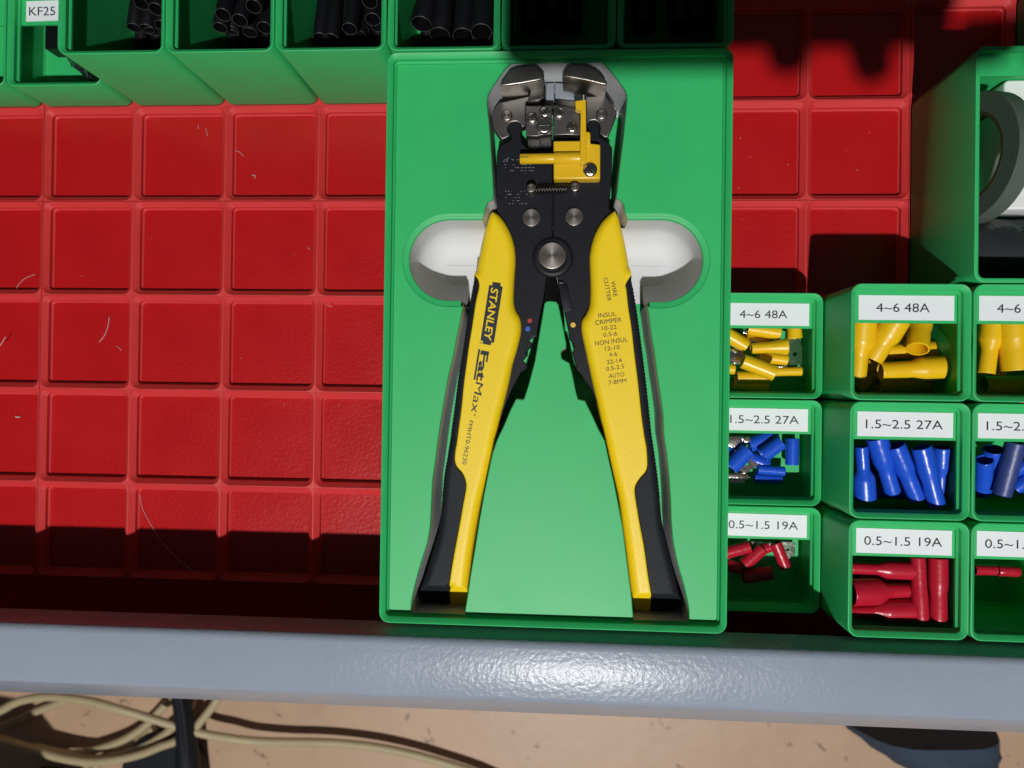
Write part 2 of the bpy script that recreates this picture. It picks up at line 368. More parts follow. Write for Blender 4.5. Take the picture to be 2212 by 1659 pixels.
def shelf(parent, x0, y1, x1, H, depth=13.6):
    a, b_ = x0 + 1.0, x1 - 1.0; ya = y1 - .9; yb = y1 - depth; zt = H - 4.9
    vs = [(a, ya, zt), (b_, ya, zt), (b_, yb, zt), (a, yb, zt), (a, yb, zt - 1.1), (b_, yb, zt - 1.1), (b_, ya, zt - 9), (a, ya, zt - 9)]
    fs = [(0, 1, 2, 3), (3, 2, 5, 4), (4, 5, 6, 7), (0, 7, 6, 1), (0, 3, 4, 7), (1, 6, 5, 2)]
    return mk('label_shelf', vs, fs, 'green', parent, 0)
def label(parent, xc, yt, wd, ht, z, s, tw, th, dx=0, rot=0, what='white paper label'):
    l = prism('label', [(xc - wd / 2, yt - ht), (xc + wd / 2, yt - ht + rot), (xc + wd / 2, yt + rot), (xc - wd / 2, yt)], z, z + .18, 'paper', parent, 0)
    l['label'] = what
    yb = yt - ht / 2 - th / 2
    text(s, (xc - tw / 2 + dx, yb), (xc + tw / 2 + dx, yb), th, z + .24, 'ink', l); return l
def cellbin(i, j, H, lab, nx=1, ny=1, name='storage_bin', group=None, lip=True, floor=7.0):
    """tub on grid cell: i column, j row (front edge of cell j is -(j+ny)*G)"""
    x0, x1, y0, y1 = i * G + .25, (i + nx) * G - .25, -(j + ny) * G + .25, -j * G - .25
    t = thing(name, lab, 'bin', ((x0 + x1) / 2, (y0 + y1) / 2, 0), group); bin_body(t, x0, y0, x1, y1, H, lip, floor=floor)
    return t, x0, y0, x1, y1
HA, HB, HT, HL = 55.5, 28.0, 57.2, 58.0
specs = [('4~6 48A', 18.7), ('1.5~2.5 27A', 26.9), ('0.5~1.5 19A', 27.2)]
kinds = ['yellow', 'blue', 'red']
for r, (s, tw) in enumerate(specs):
    for i, H, dsc in ((4, HB, 'low green tub beside the tool tray holding %s tabbed crimp terminals'), (5, HA, 'tall green tub with full label holding stepped %s crimp sleeves'), (6, HA, 'tall green tub next to the full-label tub, holding %s sleeves')):
        t, x0, y0, x1, y1 = cellbin(i, 2 + r, H, dsc % kinds[r], group='labelled green tubs of crimp connectors', floor=7.0 if H < 40 else 9)
        shelf(t, x0, y1, x1, H)
        label(t, (x0 + x1) / 2 + (.3 if i != 4 else .1), y1 - 3.6, 33.4, 8.9, H - 4.88, s, tw, 3.15, dx=-.3 if r else -1.2, rot=-.25 if r == 2 else -.1, what='white label reading %s' % s)
# low tub with KF label, and its neighbour
for i in (-3, -4):
    t, x0, y0, x1, y1 = cellbin(i, -1, 29, 'low green tub with white KF2510 label beside the tall tubs' if i == -3 else 'low green tub half seen beside the KF2510 tub', group='low green tubs behind the empty baseplate')
    shelf(t, x0, y1, x1, 29)
    if i == -3: label(t, x0 + 19.8, y1 - 3.6, 30, 8.6, 24.12, 'KF2510', 17.5, 3.7, dx=-4.9, rot=.5, what='white label reading KF2510')
tall = []
names = ['tall green tub of black tubing next to the KF2510 tub', 'tall green tub of black tubing, second from the KF2510 tub', 'tall green tub of black tubing, third from the KF2510 tub, touching the tray corner',
         'green tub of black tubing behind the tray corner, lit', 'dark green tub in shadow behind the plier jaws', 'dark green tub in shadow behind the far tray corner']
for k, i in enumerate(range(-2, 4)):
    H = HL if k < 3 else HT
    tall.append(cellbin(i, -2, H, names[k], ny=2, group='tall green tubs standing in a row behind the tray'))
cellbin(7, -1, HT, 'green tub standing behind the large tub with the tape roll', group='tall green tubs standing in a row behind the tray')
# large tub with tape
bt, bx0, by0, bx1, by1 = cellbin(6, 0, HA, 'large plain green tub holding a black tape roll and wrapped parts', nx=2, ny=2, name='large_storage_bin', lip=False)
mk('back_shelf', *box_data(bx0 + 1.2, by1 - 9.5, HA - 5, bx1 - 1.2, by1 - 1.2, HA - 3), 'green', bt, 0)

# ================================================================== TOOL TRAY
tx0, tx1, ty0, ty1 = G + .25, 4 * G - .25, -5 * G + .25, -.25
ZP = 52.2; ZF = 25.5
tray = thing('tool_tray', 'large green tray with a plier-shaped pocket and white thumb scoops', 'tray', ((tx0 + tx1) / 2, (ty0 + ty1) / 2, 0))
bin_body(tray, tx0, ty0, tx1, ty1, HT, name='body')
head = tr(ZP, ('c2', [(350, 235)]), ('c1', [(395, 1600), (385, 1400), (360, 1000), (338, 760), (325, 640), (330, 545), (360, 480), (450, 340), (540, 225), (600, 175), (640, 165), (1560, 165), (1600, 185), (1660, 250), (1760, 380), (1830, 480), (1850, 545), (1845, 640), (1838, 720), (1810, 1000), (1760, 1400), (1742, 1600)]), ('c2', [(1540, 225)]))
jl = tr(ZP, ('c2', [(350, 245), (335, 265), (300, 280), (285, 300)]))
scoopL = {'top': pt('c6', 570, 1105, ZP), 'end': pt('c6', 160, 1330, ZP), 'bot': pt('c6', 430, 1560, ZP)}
scoopR = {'top': pt('c6', 1420, 1101, ZP), 'end': pt('c6', 1831, 1330, ZP), 'bot': pt('c6', 1560, 1568, ZP)}
ysT = (scoopL['top'].y + scoopR['top'].y) / 2; ysB = (scoopL['bot'].y + scoopR['bot'].y) / 2
RS = (ysT - ysB) / 2; yc = (ysT + ysB) / 2
cl = scoopL['end'].x + RS; crr = scoopR['end'].x - RS
def half_stadium(side, r, xin, n=36, xb=None):
    """from top inner end, round the end cap, to bottom inner end"""
    c = cl if side < 0 else crr; o = [(xin, yc + r)]
    for k in range(n + 1):
        a = math.radians(90 + (180 * k / n if side < 0 else -180 * k / n)); o.append((c + r * math.cos(a), yc + r * math.sin(a)))
    o.append((xin if xb is None else xb, yc - r)); return o
CH = 2.3
chanL = tr(ZP, ('c3', [(462, 320), (440, 440), (415, 560), (380, 740), (345, 880), (310, 1080), (280, 1260)]), ('c5', [(385, 30), (365, 190), (345, 330), (338, 480), (330, 640), (310, 750), (280, 840), (250, 940), (225, 1040), (207, 1120), (203, 1155)]))
chanR = tr(ZP, ('c4', [(828, 320), (840, 400), (860, 560), (885, 700), (905, 860), (930, 1020), (955, 1200)]), ('c5', [(1895, 20), (1915, 150), (1930, 300), (1940, 450), (1945, 600), (1955, 720), (1975, 830), (2000, 930), (2030, 1030), (2050, 1120), (2064, 1195)]))
pen = tr(ZP, ('c5', [(565, 1195), (580, 1100), (600, 960), (630, 780), (660, 590), (690, 420), (720, 270), (745, 150), (780, 50)]), ('c3', [(800, 1290), (850, 1170), (893, 1085), (905, 1078), (945, 1086), (962, 1078), (1000, 960), (1050, 770), (1085, 560), (1115, 380), (1128, 300), (1145, 283), (1180, 280)]),
         ('c4', [(40, 280), (80, 285), (100, 308), (130, 450), (165, 630), (163, 660), (135, 675), (120, 705), (128, 750), (160, 770), (190, 785), (215, 880), (245, 1030), (262, 1082), (318, 1095), (370, 1200), (430, 1330)]),
         ('c5', [(1500, 60), (1530, 200), (1560, 330), (1590, 480), (1620, 640), (1640, 800), (1660, 960), (1680, 1110), (1690, 1240)]))
yend = ty0 + 1.3                      # pocket runs out under the front lip
pL = [(chanL[-1][0] - .1, yend + 1.4), (chanL[-1][0] + .5, yend)]; pR = [(chanR[-1][0] - .5, yend), (chanR[-1][0] + .1, yend + 1.4)]
xiL = pt('c2', 238, 445, ZP).x; xiR = pt('c2', 1655, 440, ZP).x; xtL = pt('c2', 262, 380, ZP).x; xtR = pt('c2', 1630, 375, ZP).x
jL_ = tr(ZP, ('c2', [(345, 250), (330, 266), (300, 280), (287, 300), (275, 340)])); jR_ = tr(ZP, ('c2', [(1548, 246), (1570, 258), (1598, 280), (1610, 305), (1620, 345)]))
capL = half_stadium(-1, RS + CH, chanL[0][0] - 1.5); capR = half_stadium(1, RS + CH, chanR[0][0] + 1.5)
capL[0] = (xtL, yc + RS + CH); capR[0] = (xtR, yc + RS + CH)
wall_head = head
hole = [(head[0][0] - 2.6, head[0][1] - 1.2)][:0] + capL[::-1][0:0]
# clockwise outline: head left -> up and over -> head right -> right scoop -> right channel -> peninsula -> left channel -> left scoop
hole = head + jR_ + capR[0:] + chanR + pR[::-1] + [(pen[-1][0] + .2, yend)] + pen[::-1] + [(pen[0][0] - .2, yend)] + pL[::-1] + chanL[::-1] + capL[::-1] + jL_[::-1]
hole = clean(hole, .03)
outer = rr(tx0 + 1.0, ty0 + 1.0, tx1 - 1.0, ty1 - 1.0, 2.6, 6)
# the pocket breaks through the front edge of the sheet inside the body wall: keep a strip
def plate(name, outer, hole, z0, z1, material, parent, bev=.3):
    hi = ccw(hole); ho = inset(hi, -bev)          # hole is a little wider at the very top (softened edge)
    rings = [(ho, z1), (hi, z1 - bev), (hi, z0)]
    N = len(hi); vs = [(x, y, z) for rg_, z in rings for x, y in rg_]; fs = []
    for r in range(2):
        for i in range(N):
            j = (i + 1) % N; fs.append((r * N + i, r * N + j, (r + 1) * N + j, (r + 1) * N + i))
    k0 = len(vs); vs += [(x, y, z1) for x, y in outer]
    t = tessellate_polygon([[Vector((x, y, 0)) for x, y in outer], [Vector((x, y, 0)) for x, y in ho]])
    no = len(outer); mp = lambda q: k0 + q if q < no else q - no
    fs += [tuple(mp(q) for q in f) for f in t]
    return mk(name, vs, fs, material, parent, 30)
plate('insert_sheet', outer, hole, ZP - 1.6, ZP, 'green', tray)
def wall(pts, z0, z1, name='pocket_wall', material='white', out=.06):
    vs, fs = loft([[(x, y, z0) for x, y in pts], [(x, y, z1) for x, y in pts]], closed=False); return mk(name, vs, fs, material, tray, 40)
ztop = ZP - 1.2
wall([(xiL - .3, yc + RS), (xtL, yc + RS + CH)] + jL_[::-1] + head + jR_ + [(xtR, yc + RS + CH), (xiR + .3, yc + RS)], ZF - 4, ztop)
wall([(chanR[0][0] + 1.2, yc - RS + .3)] + chanR + pR[::-1] + [(pen[-1][0] + .2, yend)] + pen[::-1] + [(pen[0][0] - .2, yend)] + pL[::-1] + chanL[::-1] + [(chanL[0][0] - 1.2, yc - RS + .3)], ZF - 4, ztop)
for side, xin in ((-1, xiL), (1, xiR)):
    xb = chanL[0][0] - .8 if side < 0 else chanR[0][0] + .8; ct = half_stadium(side, RS + CH, xtL if side < 0 else xtR, xb=xb); ci = half_stadium(side, RS, xin, xb=xb); inset_line = half_stadium(side, RS + .3, xin, xb=xb)
    vs, fs = loft([[(x, y, ZP - .3) for x, y in ct], [(x, y, ZP - .75) for x, y in inset_line], [(x, y, ZP - 1.5) for x, y in ci]], closed=False); mk('scoop_rim', vs, fs, 'green', tray, 40)
    R = [[(x, y, ZP - 1.5) for x, y in ci]]
    rf = 11.5
    for k in range(21):
        a = k / 20 * math.pi / 2; xm = xin + (34 if side < 0 else -34)
        R.append([(x, y, ZF + .15 + rf - rf * math.sin(a)) for x, y in half_stadium(side, RS - rf * (1 - math.cos(a)), xm, xb=xb)])
    R[0] = [(x, y, ZP - 1.5) for x, y in half_stadium(side, RS, xin, xb=xb)]
    # straight upper wall keeps its inner end at the junction, the rounded bottom runs on under the tool
    vs, fs = loft(R[1:], closed=False); N = len(R[0])
    v2, f2 = loft([R[0], [(x, y, ZF + .15 + rf) for x, y in half_stadium(side, RS, xin, xb=xb)]], closed=False)
    fl = R[-1]; fs = list(fs) + [tuple(range(len(vs) - N, len(vs)))]
    V, F = join((vs, fs), (v2, f2)); mk('thumb_scoop', V, F, 'white', tray, 50)
ysplit = pt('c1', 1700, 780, ZF).y
for a, b_, mt in ((ysplit, ty1 - 1.5, 'white'), (yc + RS - 2, ysplit, 'green'), (ty0 + 1.3, yc - RS + 2, 'green')):
    x_0, x_1 = tx0 + 1.5, tx1 - 1.5
    mk('pocket_floor', [(x_0, a, ZF), (x_1, a, ZF), (x_1, b_, ZF), (x_0, b_, ZF)], [(0, 1, 2, 3)], mt, tray, 0)
mk('pocket_floor', [(chanL[0][0] - 2, yc - RS + 2, ZF), (chanR[0][0] + 2, yc - RS + 2, ZF), (chanR[0][0] + 2, yc + RS - 2, ZF), (chanL[0][0] - 2, yc + RS - 2, ZF)], [(0, 1, 2, 3)], 'white', tray, 0)
# shallow moulded slots in the scoop floors
for xa in (pt('c6', 500, 1420, ZF).x, pt('c6', 1490, 1420, ZF).x):
    yy = pt('c6', 480, 1420, ZF).y; vs, fs = prism_data(rr(xa - 14, yy - 4, xa + 14, yy + 4, 3.9), ZF + .1, ZF + .45, .15); mk('slot_pad', vs, fs, 'white', tray, 40)

# ================================================================== WIRE STRIPPER
ws = thing('wire_stripper', 'self-adjusting wire stripper with yellow and black handles lying in the green tray', 'wire stripper', (105, -115, ZF))
Z1 = 40.5                          # top of the black steel levers
ZH = 44.6; ZM = 40.5               # top of grips / level of their widest outline
yl = tr(ZM, ('c2', [(345, 385), (400, 412), (455, 475), (505, 560), (540, 650), (560, 740), (568, 850), (560, 980), (553, 1100), (550, 1240), (570, 1330), (608, 1400), (622, 1470), (618, 1560)]),
        ('c3', [(905, 680), (870, 800), (840, 950), (803, 1100), (775, 1200), (745, 1330), (725, 1420)]),
        ('c5', [(760, 100), (730, 230), (700, 350), (670, 480), (640, 640), (612, 820), (592, 980), (582, 1100)]))
yl_end = tr(ZM, ('c5', [(575, 1160), (556, 1192), (455, 1198), (466, 1030)]))
yl_in = tr(ZM, ('c5', [(475, 950), (500, 800), (530, 640), (560, 470), (578, 370), (575, 320), (555, 270), (520, 230), (508, 205), (503, 170), (510, 100)]),
           ('c3', [(420, 1450), (440, 1300), (460, 1150), (480, 950), (500, 800), (520, 650), (545, 500), (575, 300), (598, 200), (602, 150), (590, 110), (563, 78)]))
yl_out = tr(ZM, ('c2', [(190, 960), (215, 830), (240, 720), (270, 580), (300, 470), (322, 410)]))
kl_out = tr(ZM, ('c3', [(556, 100), (545, 190), (525, 290), (513, 360), (490, 520), (460, 720), (430, 900), (402, 1120), (375, 1320)]), ('c5', [(465, 90), (450, 170), (430, 280), (415, 440), (400, 600), (370, 740), (330, 870), (300, 960), (265, 1055)]))
kl_end = tr(ZM, ('c5', [(254, 1085), (258, 1110), (280, 1142), (320, 1172), (380, 1192), (420, 1198)]))
yr = tr(ZM, ('c2', [(1525, 375), (1470, 410), (1400, 480), (1345, 570), (1310, 660), (1287, 760), (1280, 850), (1285, 1000), (1289, 1150), (1280, 1280), (1250, 1360), (1212, 1420), (1200, 1480), (1206, 1560)]),
        ('c4', [(320, 680), (350, 820), (385, 980), (420, 1120), (450, 1260), (480, 1380)]),
        ('c5', [(1530, 170), (1560, 300), (1590, 430), (1615, 600), (1640, 780), (1660, 950), (1675, 1060)]))
yr_end = tr(ZM, ('c5', [(1686, 1120), (1698, 1200), (1716, 1240), (1812, 1250), (1806, 1100)]))
yr_in = tr(ZM, ('c5', [(1797, 1030), (1780, 930), (1755, 750), (1730, 620), (1710, 500), (1695, 400), (1700, 350), (1730, 300), (1765, 260), (1778, 210), (1772, 100)]),
           ('c4', [(795, 1380), (770, 1200), (745, 960), (715, 720), (690, 500), (665, 340), (650, 200), (642, 170), (652, 138), (690, 78)]))
yr_out = tr(ZM, ('c2', [(1660, 920), (1640, 790), (1610, 640), (1590, 560), (1562, 440)]))
kr_out = tr(ZM, ('c4', [(694, 110), (710, 200), (730, 320), (760, 530), (790, 760), (820, 1010), (850, 1300)]), ('c5', [(1812, 30), (1830, 150), (1850, 300), (1865, 440), (1880, 600), (1900, 700), (1930, 830), (1965, 960), (1992, 1075)]))
kr_end = tr(ZM, ('c5', [(2010, 1112), (2008, 1140), (1990, 1180), (1950, 1222), (1890, 1246), (1845, 1250)]))
def ribbed(line, n, stop):
    p = cr_spline(line, 14, closed=False); o = []; L = 0
    for i, q in enumerate(p):
        a = Vector(p[max(0, i - 1)]); c = Vector(p[min(len(p) - 1, i + 1)]); q = Vector(q); t = (c - a).normalized(); nn = Vector((-t.y, t.x)) * n
        if i: L += (q - Vector(p[i - 1])).length
        o.append((q, nn, L))
    tot = L; out = []; step = .31; k = 0; s = 0
    while s < tot:
        while k < len(o) - 2 and o[k + 1][2] < s: k += 1
        a, b_ = o[k], o[k + 1]; f = (s - a[2]) / max(1e-6, b_[2] - a[2]); q = a[0].lerp(b_[0], f)
        amp = .30 * abs(math.sin(s / 1.42 * math.pi)) - .1 if 3 < s < tot * stop else 0
        q = q + a[1] * amp; out.append((q.x, q.y)); s += step
    return out
def pillow(name, soft, hard, z0, z1, rs, rh, material, parent, yend=None, slope=.95, step=.8):
    """solid with a rounded upper edge of radius rs along the open polyline 'soft' and rh along 'hard'; together they close the outline"""
    def dense(L):
        o = []
        for i in range(len(L) - 1):
            a, b = Vector(L[i]), Vector(L[i + 1]); n = max(1, int((b - a).length / .55)); o += [tuple(a.lerp(b, k / n)) for k in range(n)]
        return o
    soft, hard = dense(soft + [hard[0]]), dense(hard + [soft[0]])
    p = clean(soft + hard, .05); cw = ccw(p); N = len(cw)
    seg = lambda L: [(L[i], L[i + 1]) for i in range(len(L) - 1)]
    SS = seg(soft + [hard[0]]); HH = seg(hard + [soft[0]])
    def dist(x, y, E):
        best = 1e9
        for (ax, ay), (bx, by) in E:
            dx, dy = bx - ax, by - ay; l = dx * dx + dy * dy or 1e-12; t = max(0, min(1, ((x - ax) * dx + (y - ay) * dy) / l)); d = (x - ax - t * dx) ** 2 + (y - ay - t * dy) ** 2
            if d < best: best = d
        return math.sqrt(best)
    def inside(x, y):
        c = False; j = N - 1
        for i in range(N):
            xi, yi = cw[i]; xj, yj = cw[j]
            if (yi > y) != (yj > y) and x < (xj - xi) * (y - yi) / (yj - yi) + xi: c = not c
            j = i
        return c
    pts = [Vector(q) for q in cw]; x0 = min(q[0] for q in cw); x1 = max(q[0] for q in cw); y0 = min(q[1] for q in cw); y1 = max(q[1] for q in cw)
    for ring in (.12, .35, .75):
        for i, q in enumerate(inset(cw, ring)):
            if inside(*q) and min(dist(*q, SS), dist(*q, HH)) > ring * .8: pts.append(Vector(q))
    y = y0; r_ = 0
    while y < y1:
        x = x0 + (step / 2 if r_ % 2 else 0)
        while x < x1:
            if inside(x, y) and min(dist(x, y, SS), dist(x, y, HH)) > 1.0: pts.append(Vector((x, y)))
            x += step
        y += step * .87; r_ += 1
    v2, e2, f2, *_ = delaunay_2d_cdt(pts, [], [list(range(N))], 1, 1e-5)
    rnd_ = lambda d, r: 0 if d >= r else r - math.sqrt(max(0, r * r - (r - d) ** 2))
    vs = []
    for q in v2:
        z = z1 - max(rnd_(dist(q.x, q.y, SS), rs), rnd_(dist(q.x, q.y, HH), rh))
        if yend is not None and q.y < yend: z = min(z, z1 - (yend - q.y) * slope)
        vs.append((q.x, q.y, max(z0 + .5, z)))
    cnt = {}
    for f in f2:
        for i in range(len(f)): a, b = f[i], f[(i + 1) % len(f)]; cnt.setdefault((min(a, b), max(a, b)), []).append((a, b))
    fs = [tuple(f) for f in f2]; low = {}
    for k_, l in cnt.items():
        if len(l) == 1:
            a, b = l[0]
            for v in (a, b):
                if v not in low: low[v] = len(vs); vs.append((v2[v].x, v2[v].y, z0))
            fs.append((b, a, low[a], low[b]))
    return mk(name, vs, fs, material, parent, 48)
def grip(outer_in, end, inn, outl, side):
    top = cr_spline(outl, 3, False); edge = cr_spline(outer_in, 4, False)
    # closed outlines: edge (inside edge, downwards) + end + inn (boundary with black, upwards) + outl (outer top)
    return edge + end + cr_spline(inn, 4, False) + top
def tilt_end(o, y_start, slope):
    """bevel the butt of a grip: drop vertices beyond y_start"""
    for v in o.data.vertices:
        y = v.co.y / S + base_of(o).y / S
        if y < y_start and v.co.z / S > 30:
            v.co.z -= (y_start - y) * slope * S * max(0, min(1, (v.co.z / S + base_of(o).z / S - 30) / 12))
ybl = pt('c5', 460, 1035, ZH).y; ybr = pt('c5', 1800, 1085, ZH).y
sp = lambda L, n=4: cr_spline(L, n, False)
lg = pillow('grip', sp(yl_out, 3) + sp(yl) + yl_end[:3], yl_end[3:] + sp(yl_in), 28, ZH, 3.4, .5, 'yellow', ws, ybl); lg['label'] = 'yellow handle shell with maker lettering'
rg_ = pillow('grip', sp(yr_out, 3) + sp(yr) + yr_end[:4], yr_end[4:] + sp(yr_in), 28, ZH, 3.4, .5, 'yellow', ws, ybr); rg_['label'] = 'yellow handle shell with crimp size lettering'
kl = pillow('soft_grip', ribbed(kl_out, -1, .70) + kl_end + yl_end[2:3], yl_end[3:] + sp(yl_in), 29, ZH - .25, 3.0, .35, 'rubber', ws, ybl)
kr = pillow('soft_grip', ribbed(kr_out, 1, .70) + kr_end + yr_end[3:4], yr_end[4:] + sp(yr_in), 29, ZH - .25, 3.0, .35, 'rubber', ws, ybr)
kl['label'] = kr['label'] = 'black ribbed rubber inlay on the outer side of a handle'
# black steel levers
leverL = tr(Z1, ('c1', [(427, 1640), (426, 1400), (430, 1200), (440, 1130), (480, 1085), (560, 1045), (598, 1005), (572, 945), (553, 900), (560, 860), (590, 835), (640, 832), (685, 855), (703, 895), (698, 935), (690, 980), (705, 1060), (770, 1130), (1045, 1140)]),
           ('c2', [(922, 40), (922, 300), (920, 600), (905, 990), (862, 1010), (850, 1150), (832, 1250), (800, 1400), (775, 1540)]),
           ('c3', [(1063, 575), (1035, 572), (1000, 598), (1032, 628), (1020, 650), (975, 695), (985, 725), (950, 765), (985, 800), (985, 830), (935, 862), (870, 985), (810, 1130), (760, 1280), (715, 1200), (760, 1000), (820, 700), (860, 450)]),
           ('c2', [(540, 1250), (500, 800), (470, 500), (388, 372), (386, 200)]))
leverR = tr(Z1, ('c1', [(1047, 1140), (1400, 1130), (1440, 1010), (1428, 960), (1410, 900), (1418, 850), (1450, 820), (1500, 815), (1545, 845), (1552, 900), (1540, 950), (1545, 985), (1600, 1025), (1660, 1065), (1690, 1110), (1688, 1300), (1680, 1500), (1665, 1640)]),
           ('c2', [(1485, 180), (1478, 270), (1466, 350), (1510, 372), (1400, 500), (1330, 800), (1320, 1250), (1260, 1420)]), ('c4', [(340, 560), (400, 800), (470, 1150), (500, 1330), (460, 1240), (425, 1135), (370, 1000), (312, 925), (290, 882), (250, 845), (240, 790), (213, 700), (232, 660), (218, 615), (190, 590), (182, 520), (165, 440), (148, 352)]),
           ('c2', [(1005, 1260), (980, 1100), (972, 1020), (962, 985), (930, 970), (928, 600), (930, 300), (930, 40)]))
o = prism('jaw_lever', leverL, 36.5, Z1, 'blacksteel', ws, bev=.35, segs=2); o['label'] = 'black steel lever with crimping notches'
o = prism('jaw_lever', leverR, 36.3, Z1 - .25, 'blacksteel', ws, bev=.35, segs=2)
prism('back_lever', tr(36, ('c1', [(880, 1160), (1200, 1160), (1200, 1640)]), ('c2', [(1050, 600), (1050, 900), (800, 900), (800, 600)]), ('c1', [(880, 1640)])), 31, 36, 'blacksteel', ws, bev=.3)
Pm = lambda fr, x, y, z: tuple(pt(fr, x, y, z))[:2]
def rnd(name, fr, x, y, rpx, z0, z1, material, bev=.4, n=32, parent=ws, sc=1):
    c = pt(fr, x, y, z1); r = rpx * FR[fr][0] * (CAM.z - z1) / FPX * sc
    return prism(name, disc(c.x, c.y, r, n), z0, z1, material, parent, bev, 3, 40, origin=(c.x, c.y, z0)), c, r
# pivot boss: domed black ring, turned rivet
c = pt('c2', 925, 815, 41.2); rb = 200 * .22321 * 294.5 / FPX
R = [[(c.x + r * math.cos(2 * math.pi * k / 40), c.y + r * math.sin(2 * math.pi * k / 40), z) for k in range(40)] for r, z in ((rb, 40.4), (rb * .97, 40.9), (rb * .85, 41.3), (rb * .72, 41.35), (rb * .62, 41.0))]
vs, fs = loft(R, True, True); mk('pivot_washer', vs, fs, 'blacksteel', ws, 50)
rnd('rivet', 'c2', 918, 800, 137, 40, 42.3, 'turned', .5)
rnd('rivet', 'c2', 718, 432, 91, 40, 41.4, 'turned', .4); rnd('rivet', 'c2', 1133, 425, 91, 40, 41.2, 'turned', .4)
# cutter recess and notch details on right lever
o = prism('wire_cutter', tr(Z1 + .3, ('c2', [(978, 1075), (1065, 1080), (1118, 1330), (1040, 1352), (1010, 1270)])), 39, Z1 + .35, 'blacksteel', ws, bev=.25)
prism('cutter_edge', tr(Z1 + .6, ('c2', [(975, 1045), (1030, 1050), (1038, 1070), (985, 1078)])), 39, Z1 + .7, 'darkmetal', ws, bev=.2)
# coloured dots
for fr, x, y, r, mt in (('c3', 1007, 441, 19, 'dotred'), ('c3', 991, 508, 21, 'dotblue'), ('c4', 221, 476, 21, 'dotyel')): rnd('colour_dot', fr, x, y, r, Z1 - .3, Z1 + .12, mt, .05, 20)
# spring with two posts
for x, y, r in ((805, 1545, 55), (1283, 1535, 53)): rnd('spring_post', 'c1', x, y, r, 40, 45.5, 'turned', .5, 24)
A = pt('c1', 862, 1568, 43.2); B = pt('c1', 1205, 1560, 43.2); d = B - A; tn = d.normalized(); a_ = Vector((0, 0, 1)); b2 = tn.cross(a_)
path = []
turns = 11
for k in range(turns * 12 + 1):
    t = k / (turns * 12); ang = 2 * math.pi * turns * t; path.append(A + d * t + (a_ * math.cos(ang) + b2 * math.sin(ang)) * 1.55)
path = [pt('c1', 815, 1600, 42.6)] + path + [pt('c1', 1270, 1500, 43.5)]
vs, fs = tube_path(path, .30, 6); mk('spring', vs, fs, 'darkmetal', ws, 60)
# gripping jaws: satin plates with rivets
gL = tr(41.6, ('c1', [(375, 760), (400, 690), (450, 620), (600, 590), (795, 545), (802, 585), (748, 615), (745, 760), (742, 870), (708, 892), (690, 845), (640, 822), (585, 832), (552, 870), (548, 920), (572, 965), (565, 985), (490, 1020), (435, 960), (400, 905), (380, 850)]))
gR = tr(41.6, ('c1', [(1400, 555), (1615, 540), (1660, 600), (1735, 690), (1740, 740), (1690, 870), (1635, 1000), (1600, 990), (1550, 955), (1562, 900), (1548, 840), (1500, 808), (1445, 815), (1410, 850), (1405, 700)]))
o1 = prism('gripper_plate', gL, 37, 41.6, 'steel', ws, bev=.35, segs=2); o2 = prism('gripper_plate', gR, 37, 41.6, 'steel', ws, bev=.35, segs=2)
rnd('rivet', 'c1', 540, 757, 62, 41, 42.4, 'turned', .5); rnd('rivet', 'c1', 1575, 740, 62, 41, 42.4, 'turned', .5)
prism('pressed_edge', tr(42, ('c1', [(1628, 535), (1640, 530), (1738, 680), (1728, 700)])), 38, 42.1, 'bright', ws, bev=.2)
# jaw blocks
jL = tr(54, ('c1', [(465, 440), (475, 395), (570, 262), (640, 232), (760, 210), (860, 205), (905, 255), (945, 320), (925, 368), (850, 385), (700, 412), (560, 432)]))
jR = tr(54, ('c1', [(1155, 335), (1160, 300), (1190, 235), (1215, 200), (1320, 195), (1430, 203), (1500, 245), (1560, 290), (1600, 340), (1635, 395), (1625, 428), (1560, 418), (1400, 378), (1250, 352)]))
o = prism('jaw', jL, 40, 54, 'bright', ws, bev=.6, segs=4); o['label'] = 'polished steel gripping jaw with serrated inner side'
o = prism('jaw', jR, 40, 54, 'bright', ws, bev=.6, segs=4)
for k in range(7):
    x = 812 + k * 20; p = pt('c1', x, 398 - k * 3, 52); mk('serration', *box_data(p.x - .25, p.y - .5, 41, p.x + .25, p.y + 1.4, 52.4 - .3 * (k % 2)), 'darkmetal', ws, 0)
prism('jaw_insert', tr(46, ('c1', [(800, 470), (960, 430), (962, 560), (880, 600), (770, 600)])), 34, 46, 'darkmetal', ws, bev=.4)
# grey stripping blades between the jaws
for pts in ([(965, 405), (1055, 402), (1058, 640), (965, 640)], [(1064, 402), (1165, 405), (1290, 540), (1280, 640), (1064, 640)]):
    prism('strip_blade', tr(37, ('c1', pts)), 30, 37, 'greymetal', ws, bev=.5)
prism('blade_holder', tr(39, ('c1', [(820, 590), (1050, 600), (1050, 680), (760, 680)])), 31, 39, 'darkmetal', ws, bev=.3)
prism('blade_holder', tr(39, ('c1', [(1058, 580), (1300, 600), (1300, 690), (1058, 690)])), 31, 39, 'darkmetal', ws, bev=.3)
def comb(p0, p1, n, amp):
    o = []
    for k in range(n):
        f = k / (n - 1); o.append((p0[0] + (p1[0] - p0[0]) * f, p0[1] + (p1[1] - p0[1]) * f - (amp if k % 2 else 0)))
    return o
prism('clamp_block', tr(43.2, ('c1', comb((748, 660), (1030, 655), 25, 12) + [(1034, 965), (900, 975), (890, 985), (748, 985)])), 29.5, 43.2, 'steel', ws, bev=.25)
prism('clamp_block', tr(43.2, ('c1', [(1046, 650), (1075, 640), (1120, 655), (1200, 668), (1290, 685), (1335, 700), (1338, 975), (1190, 968), (1046, 975)])), 29.5, 43.2, 'steel', ws, bev=.25)
